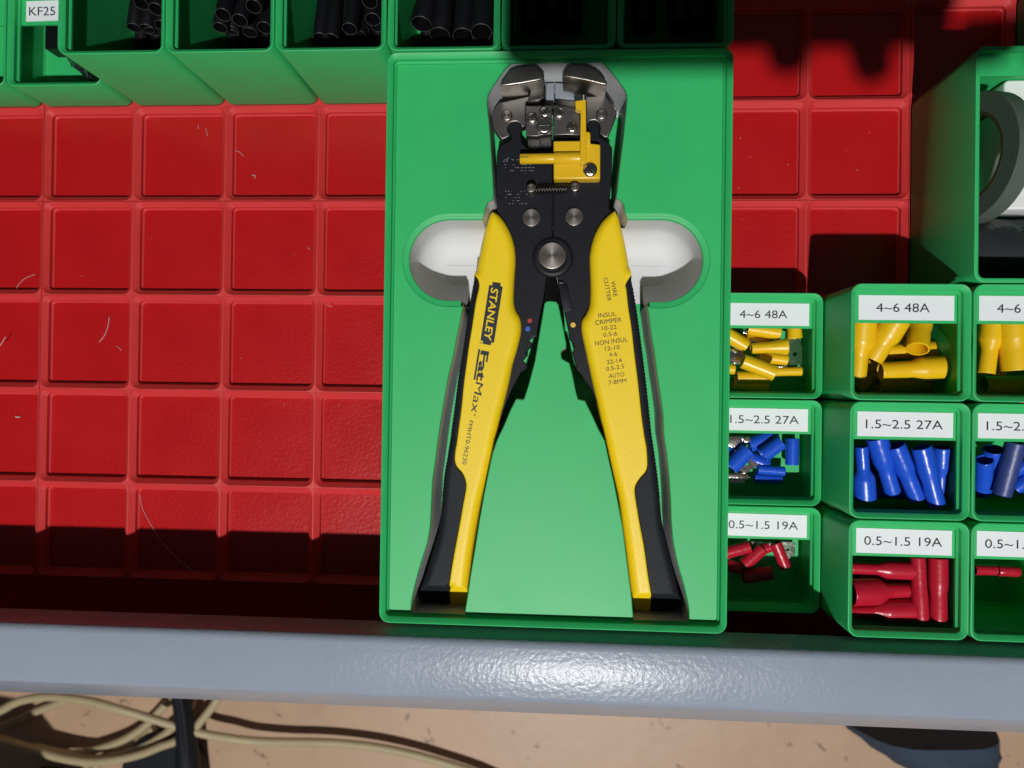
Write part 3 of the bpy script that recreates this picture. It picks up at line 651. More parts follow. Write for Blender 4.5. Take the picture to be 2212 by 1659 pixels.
prism('block_face', tr(36, ('c1', [(760, 1010), (1030, 1008), (1030, 1120), (775, 1130)])), 28, 36, 'darkmetal', ws, bev=.3)
def screw(fr, x, y, rpx, z, h=.9, material='bolt', rot=20, parent=ws):
    c = pt(fr, x, y, z); r = rpx * FR[fr][0] * (CAM.z - z) / FPX
    R = [[(c.x + q * math.cos(2 * math.pi * k / 24), c.y + q * math.sin(2 * math.pi * k / 24), zz) for k in range(24)] for q, zz in ((r, z - h), (r, z - h * .45), (r * .9, z - h * .12), (r * .65, z + .05), (r * .3, z + .12))]
    vs, fs = loft(R, True, True); s = mk('screw', vs, fs, material, parent, 50, (c.x, c.y, z - h))
    a = math.radians(rot); P = []
    for q in range(4):
        an = a + q * math.pi / 2
        for da, rr_ in ((-.2, .6), (.2, .6), (math.pi / 4, .13)): P.append((c.x + r * rr_ * math.cos(an + da), c.y + r * rr_ * math.sin(an + da)))
    prism('cross_shade', P, z - .2, z + .16, 'darkmetal', s); return s  # raised dark cross; the recess shade is only its colour
for x, y, rt in ((815, 780, 10), (955, 715, 40), (1110, 725, 45), (1250, 882, 20)): screw('c1', x, y, 62, 44.2, rot=rt)
# knurled adjuster
c = pt('c1', 945, 862, 45); r = 92 * .19841 * (CAM.z - 45) / FPX
kn = [(c.x + (r * (1 if k % 2 else .93)) * math.cos(2 * math.pi * k / 36), c.y + (r * (1 if k % 2 else .93)) * math.sin(2 * math.pi * k / 36)) for k in range(36)]
kb = prism('adjuster_knob', kn, 43, 45.2, 'bolt', ws, bev=.5)
prism('knob_slot_shade', [(c.x - r * .6, c.y - .35), (c.x + r * .6, c.y - .1), (c.x + r * .6, c.y + .4), (c.x - r * .6, c.y + .2)], 45, 45.3, 'darkmetal', kb)  # dark bar on the knob, its colour stands for shade in the slot
# yellow wire stop
ZB = 45.5
wst = prism('wire_stop', tr(ZB, ('c1', [(1048, 1042), (1060, 1035), (1335, 1033), (1405, 1050), (1412, 935), (1440, 935), (1452, 960), (1452, 1062), (1545, 1072), (1560, 1085), (1558, 1440), (1545, 1448), (1065, 1452), (1052, 1440)])), 40.2, ZB, 'yplast', ws, bev=.5); wst['label'] = 'yellow plastic wire length stop'
A = pt('c1', 684, 1232, 46.5); B = pt('c1', 1052, 1228, 46.5); rr_ = 57 * .19841 * (CAM.z - 46.5) / FPX
for off in (1, -1):   # split rod
    pass
vs, fs = tube_path([A + Vector((.0, 0, 0)), A + Vector((.25, 0, 0)), B], [rr_ * .85, rr_, rr_], 18); rod = mk('stop_rod', vs, fs, 'yplast', wst, 50)
mk('rod_slot_shade', *box_data(A.x - .05, A.y - .16 + .1, 46.5, A.x + 3.4, A.y + .22, 46.5 + rr_ + .03), 'core', rod, 0)  # dark strip on the rod, shade of its split put into colour
A = pt('c1', 1052, 1228, 46); B = pt('c1', 1338, 1225, 46); vs, fs = tube_path([A, A + Vector((.3, 0, 0)), B], [2.0, 2.3, 2.3], 22); mk('barrel', vs, fs, 'yplast', wst, 50)
prism('stop_arm', tr(48.5, ('c1', [(1285, 600), (1395, 583), (1403, 592), (1408, 1180), (1400, 1270), (1340, 1300), (1338, 1200), (1345, 700), (1290, 682)])), 44.5, 48.5, 'yplast', wst, bev=.35)
prism('lug', tr(47, ('c1', [(1402, 935), (1435, 935), (1450, 960), (1450, 1068), (1402, 1060)])), 44, 47, 'yplast', wst, bev=.3)
screw('c1', 1448, 1345, 78, 46.6, .9, rot=25, parent=wst)
# faint etched codes on the left lever (dot marks)
parts = []
rnd2 = random.Random(3)
for x0, y0, x1, y1, n in ((500, 1225, 690, 1260, 9), (515, 1295, 835, 1360, 24)):
    for k in range(n):
        p = pt('c1', x0 + (x1 - x0) * rnd2.random(), y0 + (y1 - y0) * round(rnd2.random() * 2) / 2, Z1); w_ = .12 + .25 * rnd2.random(); parts.append(box_data(p.x - w_, p.y - .09, Z1 - .1, p.x + w_, p.y + .09, Z1 + .03))
for k in range(34):
    p = pt('c2', 465 + 220 * rnd2.random(), 180 + 30 * int(rnd2.random() * 5), Z1); w_ = .1 + .14 * rnd2.random(); parts.append(box_data(p.x - w_, p.y - .1, Z1 - .1, p.x + w_, p.y + .1, Z1 + .03))
V, F = join(*parts); o = mk('etched_code', V, F, 'etch', ws, 0); o['kind'] = 'stuff'
# lettering on the grips
ZL = ZH + .06
def pquad(name, fr, pts, z, material, parent, t=.05): return prism(name, tr(z, (fr, pts)), z - t, z, material, parent)
lb = pquad('maker_plate', 'c3', [(705, 125), (770, 133), (767, 157), (787, 165), (715, 622), (694, 620), (688, 642), (622, 630), (626, 608), (605, 602), (676, 150), (700, 153)], ZL, 'ink', lg)
ptext('STANLEY', 'c3', (694, 170), (633, 602), 60, ZL + .05, lb, 'yellow', .018, .12)
ptext('Fat', 'c3', (612, 683), (570, 930), 66, ZL, lg, 'ink', .035, 0); ptext('Max', 'c3', (568, 938), (528, 1190), 62, ZL, lg, 'ink', .0, .1)
pquad('underline', 'c3', [(588, 672), (604, 674), (562, 925), (548, 922)], ZL, 'ink', lg)
ptext('FMHT0-96230', 'c3', (512, 1255), (455, 1612), 35, ZL, lg, 'ink', 0)
ptext('®', 'c3', (598, 612), (596, 630), 20, ZL, lg); ptext('®', 'c3', (550, 1202), (547, 1220), 20, ZL, lg)
ptext('WIRE', 'c4', (529, 120), (553, 247), 32, ZL, rg_, bold=0); ptext('CUTTER', 'c4', (470, 92), (502, 285), 33, ZL, rg_, bold=0)
for s, a, b_, h in (('INSUL', (428, 417), (575, 402), 35), ('CRIMPER', (402, 477), (620, 449), 36), ('10-22', (458, 520), (578, 508), 34), ('0.5-6', (470, 574), (582, 562), 34), ('NON INSUL', (402, 646), (668, 610), 36),
                    ('12-10', (483, 687), (603, 673), 34), ('4-6', (517, 737), (582, 728), 34), ('22-14', (498, 797), (620, 781), 34), ('0.5-2.5', (493, 852), (640, 829), 34), ('AUTO', (513, 911), (642, 895), 34), ('7-8MM', (513, 965), (658, 946), 34)):
    ptext(s, 'c4', a, b_, h, ZL, rg_, bold=0)

# ================================================================== CONNECTORS
def conn(fr, a, b_, ra, rb_, za, zb, material, label, group, kind=STEP, name='crimp_sleeve', wall=.6):
    A = pt(fr, *a, za); B = pt(fr, *b_, zb); k = FR[fr][0] * (CAM.z - (za + zb) / 2) / FPX
    vs, fs = sleeve(A, B, kind(ra * k, rb_ * k), wall)
    c = (A + B) / 2; o = mk(name, vs, fs, material, None, 50, c); return tag(o, label, 'crimp connector', group)
g = 'loose yellow sleeves in the full-label tub'
L = 'in the full-label tub of yellow sleeves'
conn('y2', (402, 590), (1312, 528), 112, 148, 39, 39, 'ty', 'large stepped yellow sleeve lying lowest across the top of the yellow heap', g)
conn('y2', (875, 305), (905, -190), 132, 150, 43, 34, 'ty', 'yellow sleeve with its open round mouth facing out, ' + L, g)
conn('y2', (300, 430), (620, -90), 130, 165, 39, 43, 'ty', 'slanting yellow sleeve leaning under the label shelf beside the open-mouthed one', g)
conn('y2', (120, 675), (190, -110), 100, 165, 38, 41, 'ty', 'yellow sleeve standing along the side wall ' + L, g)
conn('y2', (420, 335), (1190, 305), 95, 110, 31, 31, 'ty', 'yellow sleeve half hidden behind the large stepped one ' + L, g)
conn('y2', (200, 560), (760, 200), 90, 95, 27, 27, 'ty', 'yellow sleeve buried under the slanting one ' + L, g)
conn('y2', (360, 740), (1180, 735), 110, 115, 27, 26, 'ty', 'yellow sleeve in the shade under the large stepped one', g)
conn('y2', (130, 790), (330, 600), 95, 95, 22, 24, 'ty', 'yellow sleeve at the dark front of the heap ' + L, g)
g = 'yellow sleeves in the outer tub'
conn('y2', (1735, 610), (1830, -110), 100, 140, 37, 37, 'ty', 'yellow sleeve standing along the wall of the outer yellow tub', g)
conn('y2', (2110, 570), (2050, -110), 165, 185, 39, 39, 'ty', 'thick yellow sleeve beside the one along the wall of the outer yellow tub', g)
conn('y2', (1880, 640), (1910, 120), 95, 95, 28, 28, 'ty', 'yellow sleeve down between the two thick ones in the outer yellow tub', g)
conn('y2', (1700, 760), (2320, 760), 120, 120, 21, 21, 'ty', 'yellow sleeve lying deep in the shade of the outer yellow tub', g)
g = 'stepped blue sleeves in the full-label tub'
conn('b2', (212, 845), (165, 185), 132, 78, 43.5, 46.5, 'tb', 'blue sleeve wide at its lower end against the side wall', g)
conn('b2', (560, 765), (355, 60), 98, 130, 41.5, 46.5, 'tb', 'blue sleeve leaning second from the wide-footed one', g)
conn('b2', (865, 845), (590, 170), 98, 118, 43.5, 47.5, 'tb', 'blue sleeve leaning third, in the middle of the row of blue ones', g)
conn('b2', (1115, 925), (920, 190), 104, 120, 45.5, 48.5, 'tb', 'shiny blue sleeve with the brightest highlight, reaching farthest forward', g)
conn('b2', (1160, 790), (1185, 195), 72, 105, 39.5, 43.5, 'tb', 'blue sleeve partly hidden behind the shiny one', g)
conn('b2', (330, 770), (780, 775), 68, 72, 34.5, 34.5, 'tb', 'blue sleeve lying crosswise under the leaning blue ones', g)
conn('b2', (430, 430), (720, 600), 70, 70, 34.5, 32.5, 'tb', 'blue sleeve glimpsed in the gap between the leaning blue ones', g)
conn('b2', (700, 420), (1010, 720), 85, 85, 27, 27, 'tb', 'blue sleeve lying slantwise beneath the middle of the blue row', g)
conn('b2', (250, 330), (480, 640), 85, 85, 26, 26, 'tb', 'blue sleeve lying slantwise beneath the wide-footed blue one', g)
conn('b2', (880, 800), (1220, 560), 80, 80, 25, 26, 'tb', 'blue sleeve beneath the shiny one with its end at the side wall', g)
g = 'blue sleeves in the outer tub'
conn('b2', (1690, 770), (1715, 350), 105, 105, 37.5, 45.5, 'tb', 'blue sleeve with a dark open mouth facing up in the outer blue tub', g)
conn('b2', (1760, 745), (1830, 220), 105, 118, 35.5, 43.5, 'tb', 'blue sleeve behind the open-mouthed one in the outer blue tub', g)
conn('b2', (1935, 790), (2110, 130), 110, 118, 44.5, 48.5, 'tbd', 'dark greyish blue sleeve leaning on the others in the outer blue tub', g, lambda a, b: [(0, a), (.02, a), (.5, (a + b) / 2), (.98, b), (1, b)])
conn('b2', (2090, 720), (2330, 560), 95, 95, 37.5, 39.5, 'tb', 'blue sleeve beyond the dark greyish one in the outer blue tub', g)
conn('b2', (2060, 500), (2330, 380), 85, 85, 38.5, 40.5, 'tb', 'upper blue sleeve beyond the dark greyish one in the outer blue tub', g)
g = 'stepped red sleeves in the full-label tub'
conn('r', (935, 255), (1400, 275), 42, 66, 43.5, 43.5, 'trd', 'red sleeve lying crosswise next to the label shelf', g)
conn('r', (935, 437), (1420, 418), 96, 52, 43.5, 41.5, 'trd', 'red sleeve lying crosswise in the middle, wide end at the wall', g)
conn('r', (925, 580), (1385, 565), 38, 80, 43.5, 43.5, 'trd', 'red sleeve lying crosswise nearest the tub front, wide end inward', g)
conn('r', (1452, 640), (1428, 175), 56, 52, 45.5, 44.5, 'trd', 'slim red sleeve standing lengthwise beside the crosswise ones', g)
conn('r', (1580, 640), (1577, 180), 60, 68, 45.5, 44.5, 'trd', 'red sleeve standing lengthwise along the side wall', g)
conn('r', (980, 320), (1390, 360), 60, 60, 33.5, 33.5, 'trd', 'red sleeve lying underneath the crosswise ones', g)
conn('r', (960, 545), (1500, 545), 60, 60, 32.5, 32.5, 'trd', 'red sleeve at the bottom under the front crosswise one', g)
g = 'red sleeves in the outer tub'
conn('r', (1850, 270), (2008, 272), 36, 36, 37.5, 37.5, 'trd', 'red sleeve end peeping from under the shelf of the outer red tub, by the wall', g)
conn('r', (2018, 276), (2172, 283), 37, 37, 37.5, 37.5, 'trd', 'red sleeve end peeping from under the shelf of the outer red tub, farther in', g)
# insulated spade terminals in the low tubs
def terminal(fr, a, b_, ra, rb_, z, material, label, group, tab=None, hole=None, zt=None, kind=FLARE, zb=None):
    A = pt(fr, *a, z); B = pt(fr, *b_, zb if zb is not None else z); k = FR[fr][0] * (CAM.z - z) / FPX
    t = thing('spade_terminal', label, 'crimp terminal', (A + B) / 2, group)
    vs, fs = sleeve(A, B, kind(ra * k, rb_ * k), .55); mk('sleeve', vs, fs, material, t, 50, (A + B) / 2)
    if tab:
        zt = zt if zt is not None else z
        o = clean(ccw(tr(zt, (fr, tab))))
        if hole:
            hc = pt(fr, *hole[:2], zt); hr = hole[2] * k; hp = disc(hc.x, hc.y, hr, 14); vs = []
            N = len(o); n2 = len(hp)
            for zz in (zt - .8, zt): vs += [(x, y, zz) for x, y in o] + [(x, y, zz) for x, y in hp]
            T = N + n2; fs = []
            for f in tessellate_polygon([[Vector((x, y, 0)) for x, y in o], [Vector((x, y, 0)) for x, y in hp]]):
                fs.append(tuple(f)); fs.append(tuple(q + T for q in f))
            for i in range(N): fs.append((i, (i + 1) % N, T + (i + 1) % N, T + i))
            for i in range(n2): fs.append((N + i, N + (i + 1) % n2, T + N + (i + 1) % n2, T + N + i))
            mk('tab', vs, fs, 'tin', t, 30)
        else: prism('tab', o, zt - .8, zt, 'tin', t, .15)
    return t
g = 'loose yellow terminals in the low tub'
terminal('y1', (-60, 120), (470, 440), 150, 130, 17, 'ty', 'glossy yellow terminal slanting out from under the tray edge', g, [(500, 330), (640, 300), (660, 360), (540, 420)], zt=14)
terminal('y1', (560, 480), (1290, 440), 108, 170, 18, 'ty', 'yellow terminal with flared mouth in the middle of the low yellow tub', g)
terminal('y1', (385, 735), (1035, 985), 148, 160, 22, 'ty', 'yellow terminal on top of the heap pointing toward the tub front', g, [(100, 480), (380, 470), (420, 640), (330, 800), (60, 760)], zt=13)
terminal('y1', (260, 1075), (950, 1070), 130, 130, 12.5, 'ty', 'yellow terminal lying lowest, half in shade, in the low yellow tub', g)
terminal('y1', (1000, 960), (1585, 940), 85, 95, 13, 'ty', 'yellow terminal beside the heap near the low tub side wall', g, [(1100, 840), (1300, 820), (1300, 850), (1110, 870)], zt=14)
terminal('y1', (480, 60), (1140, 160), 140, 150, 15, 'ty', 'yellow terminal tucked under the label shelf of the low tub', g, [(380, 110), (520, 100), (500, 180), (400, 170)], zt=17)
terminal('y1', (1430, -60), (1450, 270), 140, 152, 17, 'ty', 'yellow terminal with its drilled metal tab facing up', g, [(1335, 255), (1530, 245), (1565, 320), (1600, 480), (1600, 810), (1345, 815), (1325, 600)], (1450, 595, 45), zt=13)
terminal('y1', (-80, 880), (220, 905), 105, 105, 15, 'ty', 'yellow terminal end peeping from under the tray edge', g)
terminal('y1', (700, 640), (1290, 720), 110, 120, 12, 'ty', 'yellow terminal wedged under the flared one in the low yellow tub', g, [(1290, 660), (1500, 690), (1490, 800), (1280, 770)], zt=11)
terminal('y1', (180, 1180), (900, 1230), 140, 140, 10.5, 'ty', 'yellow terminal in deep shade at the front of the low yellow tub', g)
terminal('y1', (300, 300), (900, 330), 120, 120, 11, 'ty', 'yellow terminal glimpsed beneath the glossy slanting one', g, [(120, 520), (330, 500), (360, 620), (140, 640)], zt=12)
g = 'loose blue terminals in the low tub'
terminal('b1', (140, 830), (500, 470), 165, 165, 17, 'tb', 'blue terminal with drilled metal tab beside the tray edge', g, [(300, 885), (450, 955), (765, 735), (560, 555), (500, 640)], (480, 745, 48), zt=13)
terminal('b1', (520, 380), (1080, 150), 150, 150, 12, 'tb', 'blue terminal behind the crossed ones under the label shelf', g)
terminal('b1', (790, 590), (1170, 315), 150, 150, 17, 'tb', 'blue terminal slanting across another with a small highlight', g)
terminal('b1', (1400, 240), (1390, 780), 130, 130, 13, 'tb', 'blue terminal lying straight beside the low tub side wall', g)
terminal('b1', (690, 870), (1240, 915), 95, 95, 13, 'tb', 'shiny blue terminal lying crosswise near the tub front', g)
terminal('b1', (-60, 300), (60, 260), 120, 120, 14, 'tb', 'blue terminal mostly hidden by the tray edge with crumpled metal tabs showing', g, [(80, 200), (400, 190), (420, 300), (330, 340), (200, 440), (90, 400)], zt=15)
terminal('b1', (620, 1050), (1180, 1090), 95, 95, 10.5, 'tb', 'blue terminal in deep shade below the shiny crosswise one', g, [(100, 1080), (420, 1040), (430, 1160), (120, 1150)], zt=11)
terminal('b1', (560, 640), (900, 800), 130, 130, 10.5, 'tb', 'blue terminal glimpsed below the crossed ones in the low blue tub', g, [(90, 960), (430, 940), (560, 1040), (420, 1100), (100, 1060)], zt=12)
terminal('b1', (60, 560), (380, 300), 130, 130, 12, 'tb', 'blue terminal under the metal tabs by the tray edge', g, [(380, 230), (520, 200), (560, 300), (430, 330)], zt=16)
g = 'loose red terminals in the low tub'
terminal('r', (-10, 150), (190, 95), 45, 45, 13, 'trd', 'red terminal nearest the tray edge in the low red tub', g, [(22, 100), (48, 100), (48, 190), (22, 190)], zt=14)
terminal('r', (150, 230), (285, 110), 47, 47, 12, 'trd', 'red terminal slanting in the middle of the low red tub', g, [(200, 60), (340, 70), (340, 100), (220, 100)], zt=10)
terminal('r', (380, 70), (455, 250), 42, 42, 12, 'trd', 'red terminal with a drilled bright tab beside it', g, [(430, 62), (525, 68), (525, 150), (480, 190), (430, 130)], (470, 121, 11), zt=11)
terminal('r', (140, 320), (350, 290), 50, 50, 10.5, 'trd', 'red terminal lying in deep shade in the low red tub', g)

terminal('r', (20, 230), (120, 260), 45, 45, 10.5, 'trd', 'red terminal lying low between the tray edge and the slanting one', g)
terminal('r', (250, 130), (360, 90), 40, 40, 10, 'trd', 'red terminal under the shelf between the slanting and the upright ones', g, [(330, 70), (420, 80), (400, 120), (340, 110)], zt=12)
# ================================================================== BLACK HEAT-SHRINK TUBES
def shrink(A, base, r, label, group):
    B = Vector((base[0], base[1], 7.6 + r))
    d = A - B
    t = thing('heat_shrink_tube', label, 'tube', B, group)
    vs, fs = sleeve(B, A, [(0, r), (.5, r), (1, r)], .35, 22, 30); mk('tube_wall', vs, fs, 'shrink', t, 60, B)
    tn = d.normalized(); a = tn.cross(Vector((0, 1, 0))).normalized(); b_ = tn.cross(a); pth = []
    ring = [A + tn * .05 + (a * math.cos(2 * math.pi * k / 22) + b_ * math.sin(2 * math.pi * k / 22)) * (r - .17) for k in range(23)]
    vs, fs = tube_path(ring, .10, 5, False); mk('rim_glint', vs, fs, 'shrinkrim', t, 60, B)
    return t
rt = random.Random(5)
def tubes(bi, tops, group, r=3.1):
    t, x0, y0, x1, y1 = tall[bi]
    for k, (px, z, dx, dy, lab) in enumerate(tops):
        A = un(*px, z); A.x = min(x1 - 3.2 - r, max(x0 + 3.2 + r, A.x)); A.y = max(A.y, y0 + 3.2 + r * .6)
        bx = min(x1 - 1.3 - r - .4, max(x0 + 1.3 + r + .4, A.x + dx)); shrink(A, (bx, min(y1 - 6, A.y + 50 + dy)), r, lab, group)
T1, T2, T3, T4, T5 = ['black tubes in the %s' % q for q in ('tub next to the KF tub', 'second tall tub', 'third tall tub', 'lit tub behind the tray corner', 'dark tub')]
tubes(0, [((290, 60), 20, 0, 0, 'black tube with faint sheen in the tub next to the KF tub'), ((318, 62), 21, 0, 3, 'black tube beside the sheeny one in the tub next to the KF tub'), ((338, 20), 34, 0, 3, 'black tube with its rim showing in the tub next to the KF tub'), ((305, 8), 30, 1, 6, 'innermost black tube in the tub next to the KF tub'), ((350, 55), 26, 0, 2, 'black tube by the wall in the tub next to the KF tub'), ((262, 66), 12, 1, 2, 'lowest black tube in the tub next to the KF tub')], T1)
tubes(1, [((482, 32), 38, 1, 5, 'black tube with a clear oval rim in the second tall tub'), ((548, 14), 42, -1, 5, 'highest black tube with oval rim in the second tall tub'), ((518, 44), 36, 0, 4, 'black tube between two rims in the second tall tub'), ((455, 60), 26, 1, 6, 'low black tube with dim rim in the second tall tub'), ((572, 60), 33, -2, 4, 'black tube near the corner in the second tall tub'), ((500, 66), 20, 0, 3, 'deep black tube below the rims in the second tall tub'), ((540, 70), 24, 0, 3, 'black tube under the highest one in the second tall tub')], T2)
tubes(2, [((692, 82), 26, 0, 2, 'shiny black tube with pale streak in the third tall tub'), ((716, 84), 27, 0, 2, 'second shiny black tube with pale streak in the third tall tub'), ((755, 62), 32, 1, 5, 'short black tube with clear oval rim in the third tall tub'), ((799, 3), 42, -1, 4, 'black tube with rim by the wall in the third tall tub'), ((805, 42), 36, -1, 4, 'low black tube in the corner of the third tall tub'), ((775, 75), 20, 0, 2, 'deep black tube below the clear rim in the third tall tub')], T3)
tubes(3, [((905, 52), 30, 6, 6, 'black tube leaning in the lit tub behind the tray corner'), ((950, 75), 28, 3, 4, 'wide black tube in the lit tub behind the tray corner'), ((1000, 78), 33, 0, 4, 'black tube with pale edge in the lit tub behind the tray corner'), ((1040, 70), 36, -1, 4, 'black tube by the wall in the lit tub behind the tray corner')], T4, 4.2)
tubes(4, [((1150, 60), 30, 0, 4, 'black tube in the dark tub behind the plier jaws'), ((1230, 60), 30, 0, 4, 'second black tube in the dark tub behind the plier jaws'), ((1190, 40), 36, 0, 4, 'upper black tube in the dark tub behind the plier jaws')], T5, 5)
tubes(5, [((1390, 60), 30, 0, 4, 'black tube in the dark tub behind the far tray corner'), ((1470, 60), 30, 0, 4, 'second black tube in the dark tub behind the far tray corner'), ((1530, 50), 34, 0, 4, 'black tube by the wall of the dark tub behind the far tray corner')], 'black tubes in the far dark tub', 5)
for bi, (nm, gname) in enumerate((('tub next to the KF tub', T1), ('second tall tub', T2), ('third tall tub', T3), ('lit tub behind the tray corner', T4))):  # filler tubes added under the others to darken the tub insides
    t, x0, y0, x1, y1 = tall[bi]
    for k in range(5):
        for lay in range(2):
            xx = x0 + 6.5 + 7.0 * k + 1.2 * lay; shrink(Vector((xx, y0 + 9 + 16 * lay + rt.uniform(0, 5), 11.5 + 6.4 * lay)), (xx + rt.uniform(-.6, .6), y1 - 6 - rt.uniform(0, 4)), 3.1, 'black tube on the bottom of the ' + nm, gname) if lay == 0 else shrink(Vector((xx, y0 + 25 + rt.uniform(0, 5), 18)), (xx, y1 - 8), 3.1, 'black tube in the second layer of the ' + nm, gname)
# connector housing and bag in the KF tub
A = pt('t1', 640, 430, 12); o = mk('connector_housing', *join(box_data(A.x, A.y - 8, 7.2, A.x + 9, A.y + 8, 16), *[box_data(A.x - 1.6, A.y - 7 + 3 * k, 8, A.x, A.y - 5.6 + 3 * k, 13) for k in range(5)]), 'shrink', None, 0, (A.x, A.y, 7.2)); tag(o, 'black toothed connector housing in the KF tub', 'connector')
A = pt('t1', 800, 690, 14); B = pt('t1', 1130, 960, 22)
n = 9; vs = []; rb3 = random.Random(2)
for i in range(n):
    for j in range(5):
        p = A.lerp(B, i / (n - 1)); vs.append((p.x - 3 + 2.6 * j + rb3.uniform(-.5, .5), p.y + 1.2 * j + rb3.uniform(-.6, .6), p.z - 5 + rb3.uniform(-1.2, 1.2) + (3 if j in (1, 3) else 0)))
fs = [(i * 5 + j, i * 5 + j + 1, (i + 1) * 5 + j + 1, (i + 1) * 5 + j) for i in range(n - 1) for j in range(4)]
m = mat('black_bag', (.02, .022, .026), .15, bump=.5, bscale=150); M['bag'] = m
o = mk('plastic_bag', vs, fs, 'bag', None, 40, tuple(A)); tag(o, 'crumpled shiny black plastic bag against the wall of the KF tub', 'bag')

# ================================================================== LARGE TUB CONTENTS
tc_ = Vector((262, -33, 32.0)); nrm = Vector((-.975, .0, .22)).normalized(); u_ = Vector((0, 1, 0)); v_ = nrm.cross(u_)
def ring3(r, d, n=48): return [tuple(tc_ + nrm * d + (u_ * math.cos(2 * math.pi * k / n) + v_ * math.sin(2 * math.pi * k / n)) * r) for k in range(n)]
RT = 24.5
roll = thing('tape_roll', 'black tape roll standing in the large green tub', 'tape roll', tuple(tc_))
vs, fs = loft([ring3(17, 0), ring3(RT - .4, 0), ring3(RT, -.4), ring3(RT, -6.6), ring3(RT - .4, -7), ring3(17, -7), ring3(17, 0)]); mk('tape', vs, fs, 'tape', roll, 40, tuple(tc_))
vs, fs = loft([ring3(15.8, .1), ring3(17, .1), ring3(17, -7.1), ring3(15.8, -7.1), ring3(15.8, .1)]); mk('core', vs, fs, 'core', roll, 40, tuple(tc_))
o = mk('white_box', *prism_data(rr(276, -52, 330, -2.2, 2), 7.2, 30, .8), 'card', None, 40, (315, -33, 7)); tag(o, 'plain white carton behind the black tape roll', 'box')
wr = thing('wrapped_roll', 'black roll wrapped in clear crinkled film below the tape roll', 'roll', (292, -74, 8))
vs, fs = tube_path([(258, -67, 22), (322, -67, 22)], 11.5, 28); mk('roll', vs, fs, 'shrink', wr, 40, (292, -74, 8))
vs = []; n = 26; m_ = 22
for i in range(n):
    for k in range(m_):
        a = 2 * math.pi * k / m_; r = 12.1 + rb3.uniform(0, 1.1); vs.append((256 + 68 * i / (n - 1), -67 + r * math.cos(a), 22 + r * math.sin(a)))
fs = [(i * m_ + k, i * m_ + (k + 1) % m_, (i + 1) * m_ + (k + 1) % m_, (i + 1) * m_ + k) for i in range(n - 1) for k in range(m_)]
mk('film_wrap', vs, fs, 'film', wr, 25, (292, -74, 8))

# ================================================================== FLOOR BELOW THE DRAWER
def cable(segs, z, r, label):
    P = []
    for (fr, pts), zz in zip(segs, z if isinstance(z, list) else [z] * len(segs)):
        for q in pts: v = pt(fr, q[0], q[1], zz if len(q) < 3 else q[2]); P.append(tuple(v))
    P = cr_spline(P, 5, False); vs, fs = tube_path(P, r, 10); o = mk('cable', vs, fs, 'cable', None, 60, P[0]); return tag(o, label, 'cable', 'cream cables tangled on the floor')
zc = FZ + 55
cable([('fl', [(-200, 420), (20, 320), (110, 270), (220, 232), (380, 208), (560, 215), (800, 250), (1000, 305), (1200, 362, FZ + 50), (1400, 422, FZ + 44), (1600, 485, FZ + 36), (1800, 535, FZ + 28), (2000, 568, FZ + 26)]), ('fm', [(200, 590, FZ + 22), (500, 600, FZ + 19), (750, 602, FZ + 18), (1000, 614, FZ + 17), (1300, 648, FZ + 16), (1600, 708, FZ + 15), (1900, 790, FZ + 14), (2200, 885, FZ + 13), (2500, 990, FZ + 8), (2800, 1100, FZ + 8), (3200, 1300, FZ + 8)])], zc, 4.2, 'long cream cable sweeping right across the floor beneath the drawer')
cable([('fl', [(1960, 100), (1880, 250), (1790, 370), (1640, 545), (1520, 600), (1400, 640), (1250, 700), (1050, 750), (800, 775), (580, 750), (300, 680), (0, 600), (-300, 540)])], FZ + 30, 4.2, 'cream cable looping under the others toward the dark corner')
cable([('fl', [(1560, 120), (1480, 240), (1400, 320), (1290, 440), (1120, 560), (930, 640), (740, 690), (560, 700), (300, 640)])], FZ + 14, 4.2, 'cream cable passing beside the black chair leg')
cable([('fl', [(1340, 480), (1240, 560), (1120, 640), (900, 760), (800, 850)])], FZ + 8, 4.2, 'short visible stretch of cream cable inside the loop')
cable([('fl', [(1700, 150), (1640, 320), (1500, 480), (1330, 600), (1130, 690), (930, 740), (740, 745), (560, 720), (300, 660), (0, 570)])], FZ + 20, 4.2, 'cream cable lying between the loops next to the chair leg')
cable([('fl', [(-100, 500), (120, 420), (330, 330), (560, 240), (590, 180)])], FZ + 6, 4.2, 'cream cable running up beneath the drawer in the dark corner')
# black chair leg
lg3 = [pt('fl', 1560, 120, FZ + 40), pt('fl', 1590, 300, FZ + 38), pt('fl', 1620, 560, FZ + 34), pt('fl', 1640, 850, FZ + 30), pt('fl', 1660, 1100, FZ + 30)]
vs, fs = tube_path([tuple(p) for p in lg3], [9, 9, 10, 12, 13], 12); ch = thing('chair_base', 'black chair base leg crossing under the cream cables', 'chair', tuple(lg3[2])); mk('leg', vs, fs, 'rubber', ch, 50, tuple(lg3[2]))
vs, fs = tube_path([tuple(Vector(p) + Vector((4, 0, 7))) for p in lg3], 3.5, 8); mk('leg_ridge', vs, fs, 'rubber', ch, 50, tuple(lg3[2]))
q = pt('fl', 1400, 900, FZ + 20); vs, fs = prism_data(disc(q.x, q.y, 42, 28), FZ, FZ + 22, 3); mk('caster', vs, fs, 'rubber', ch, 50, (q.x, q.y, FZ))
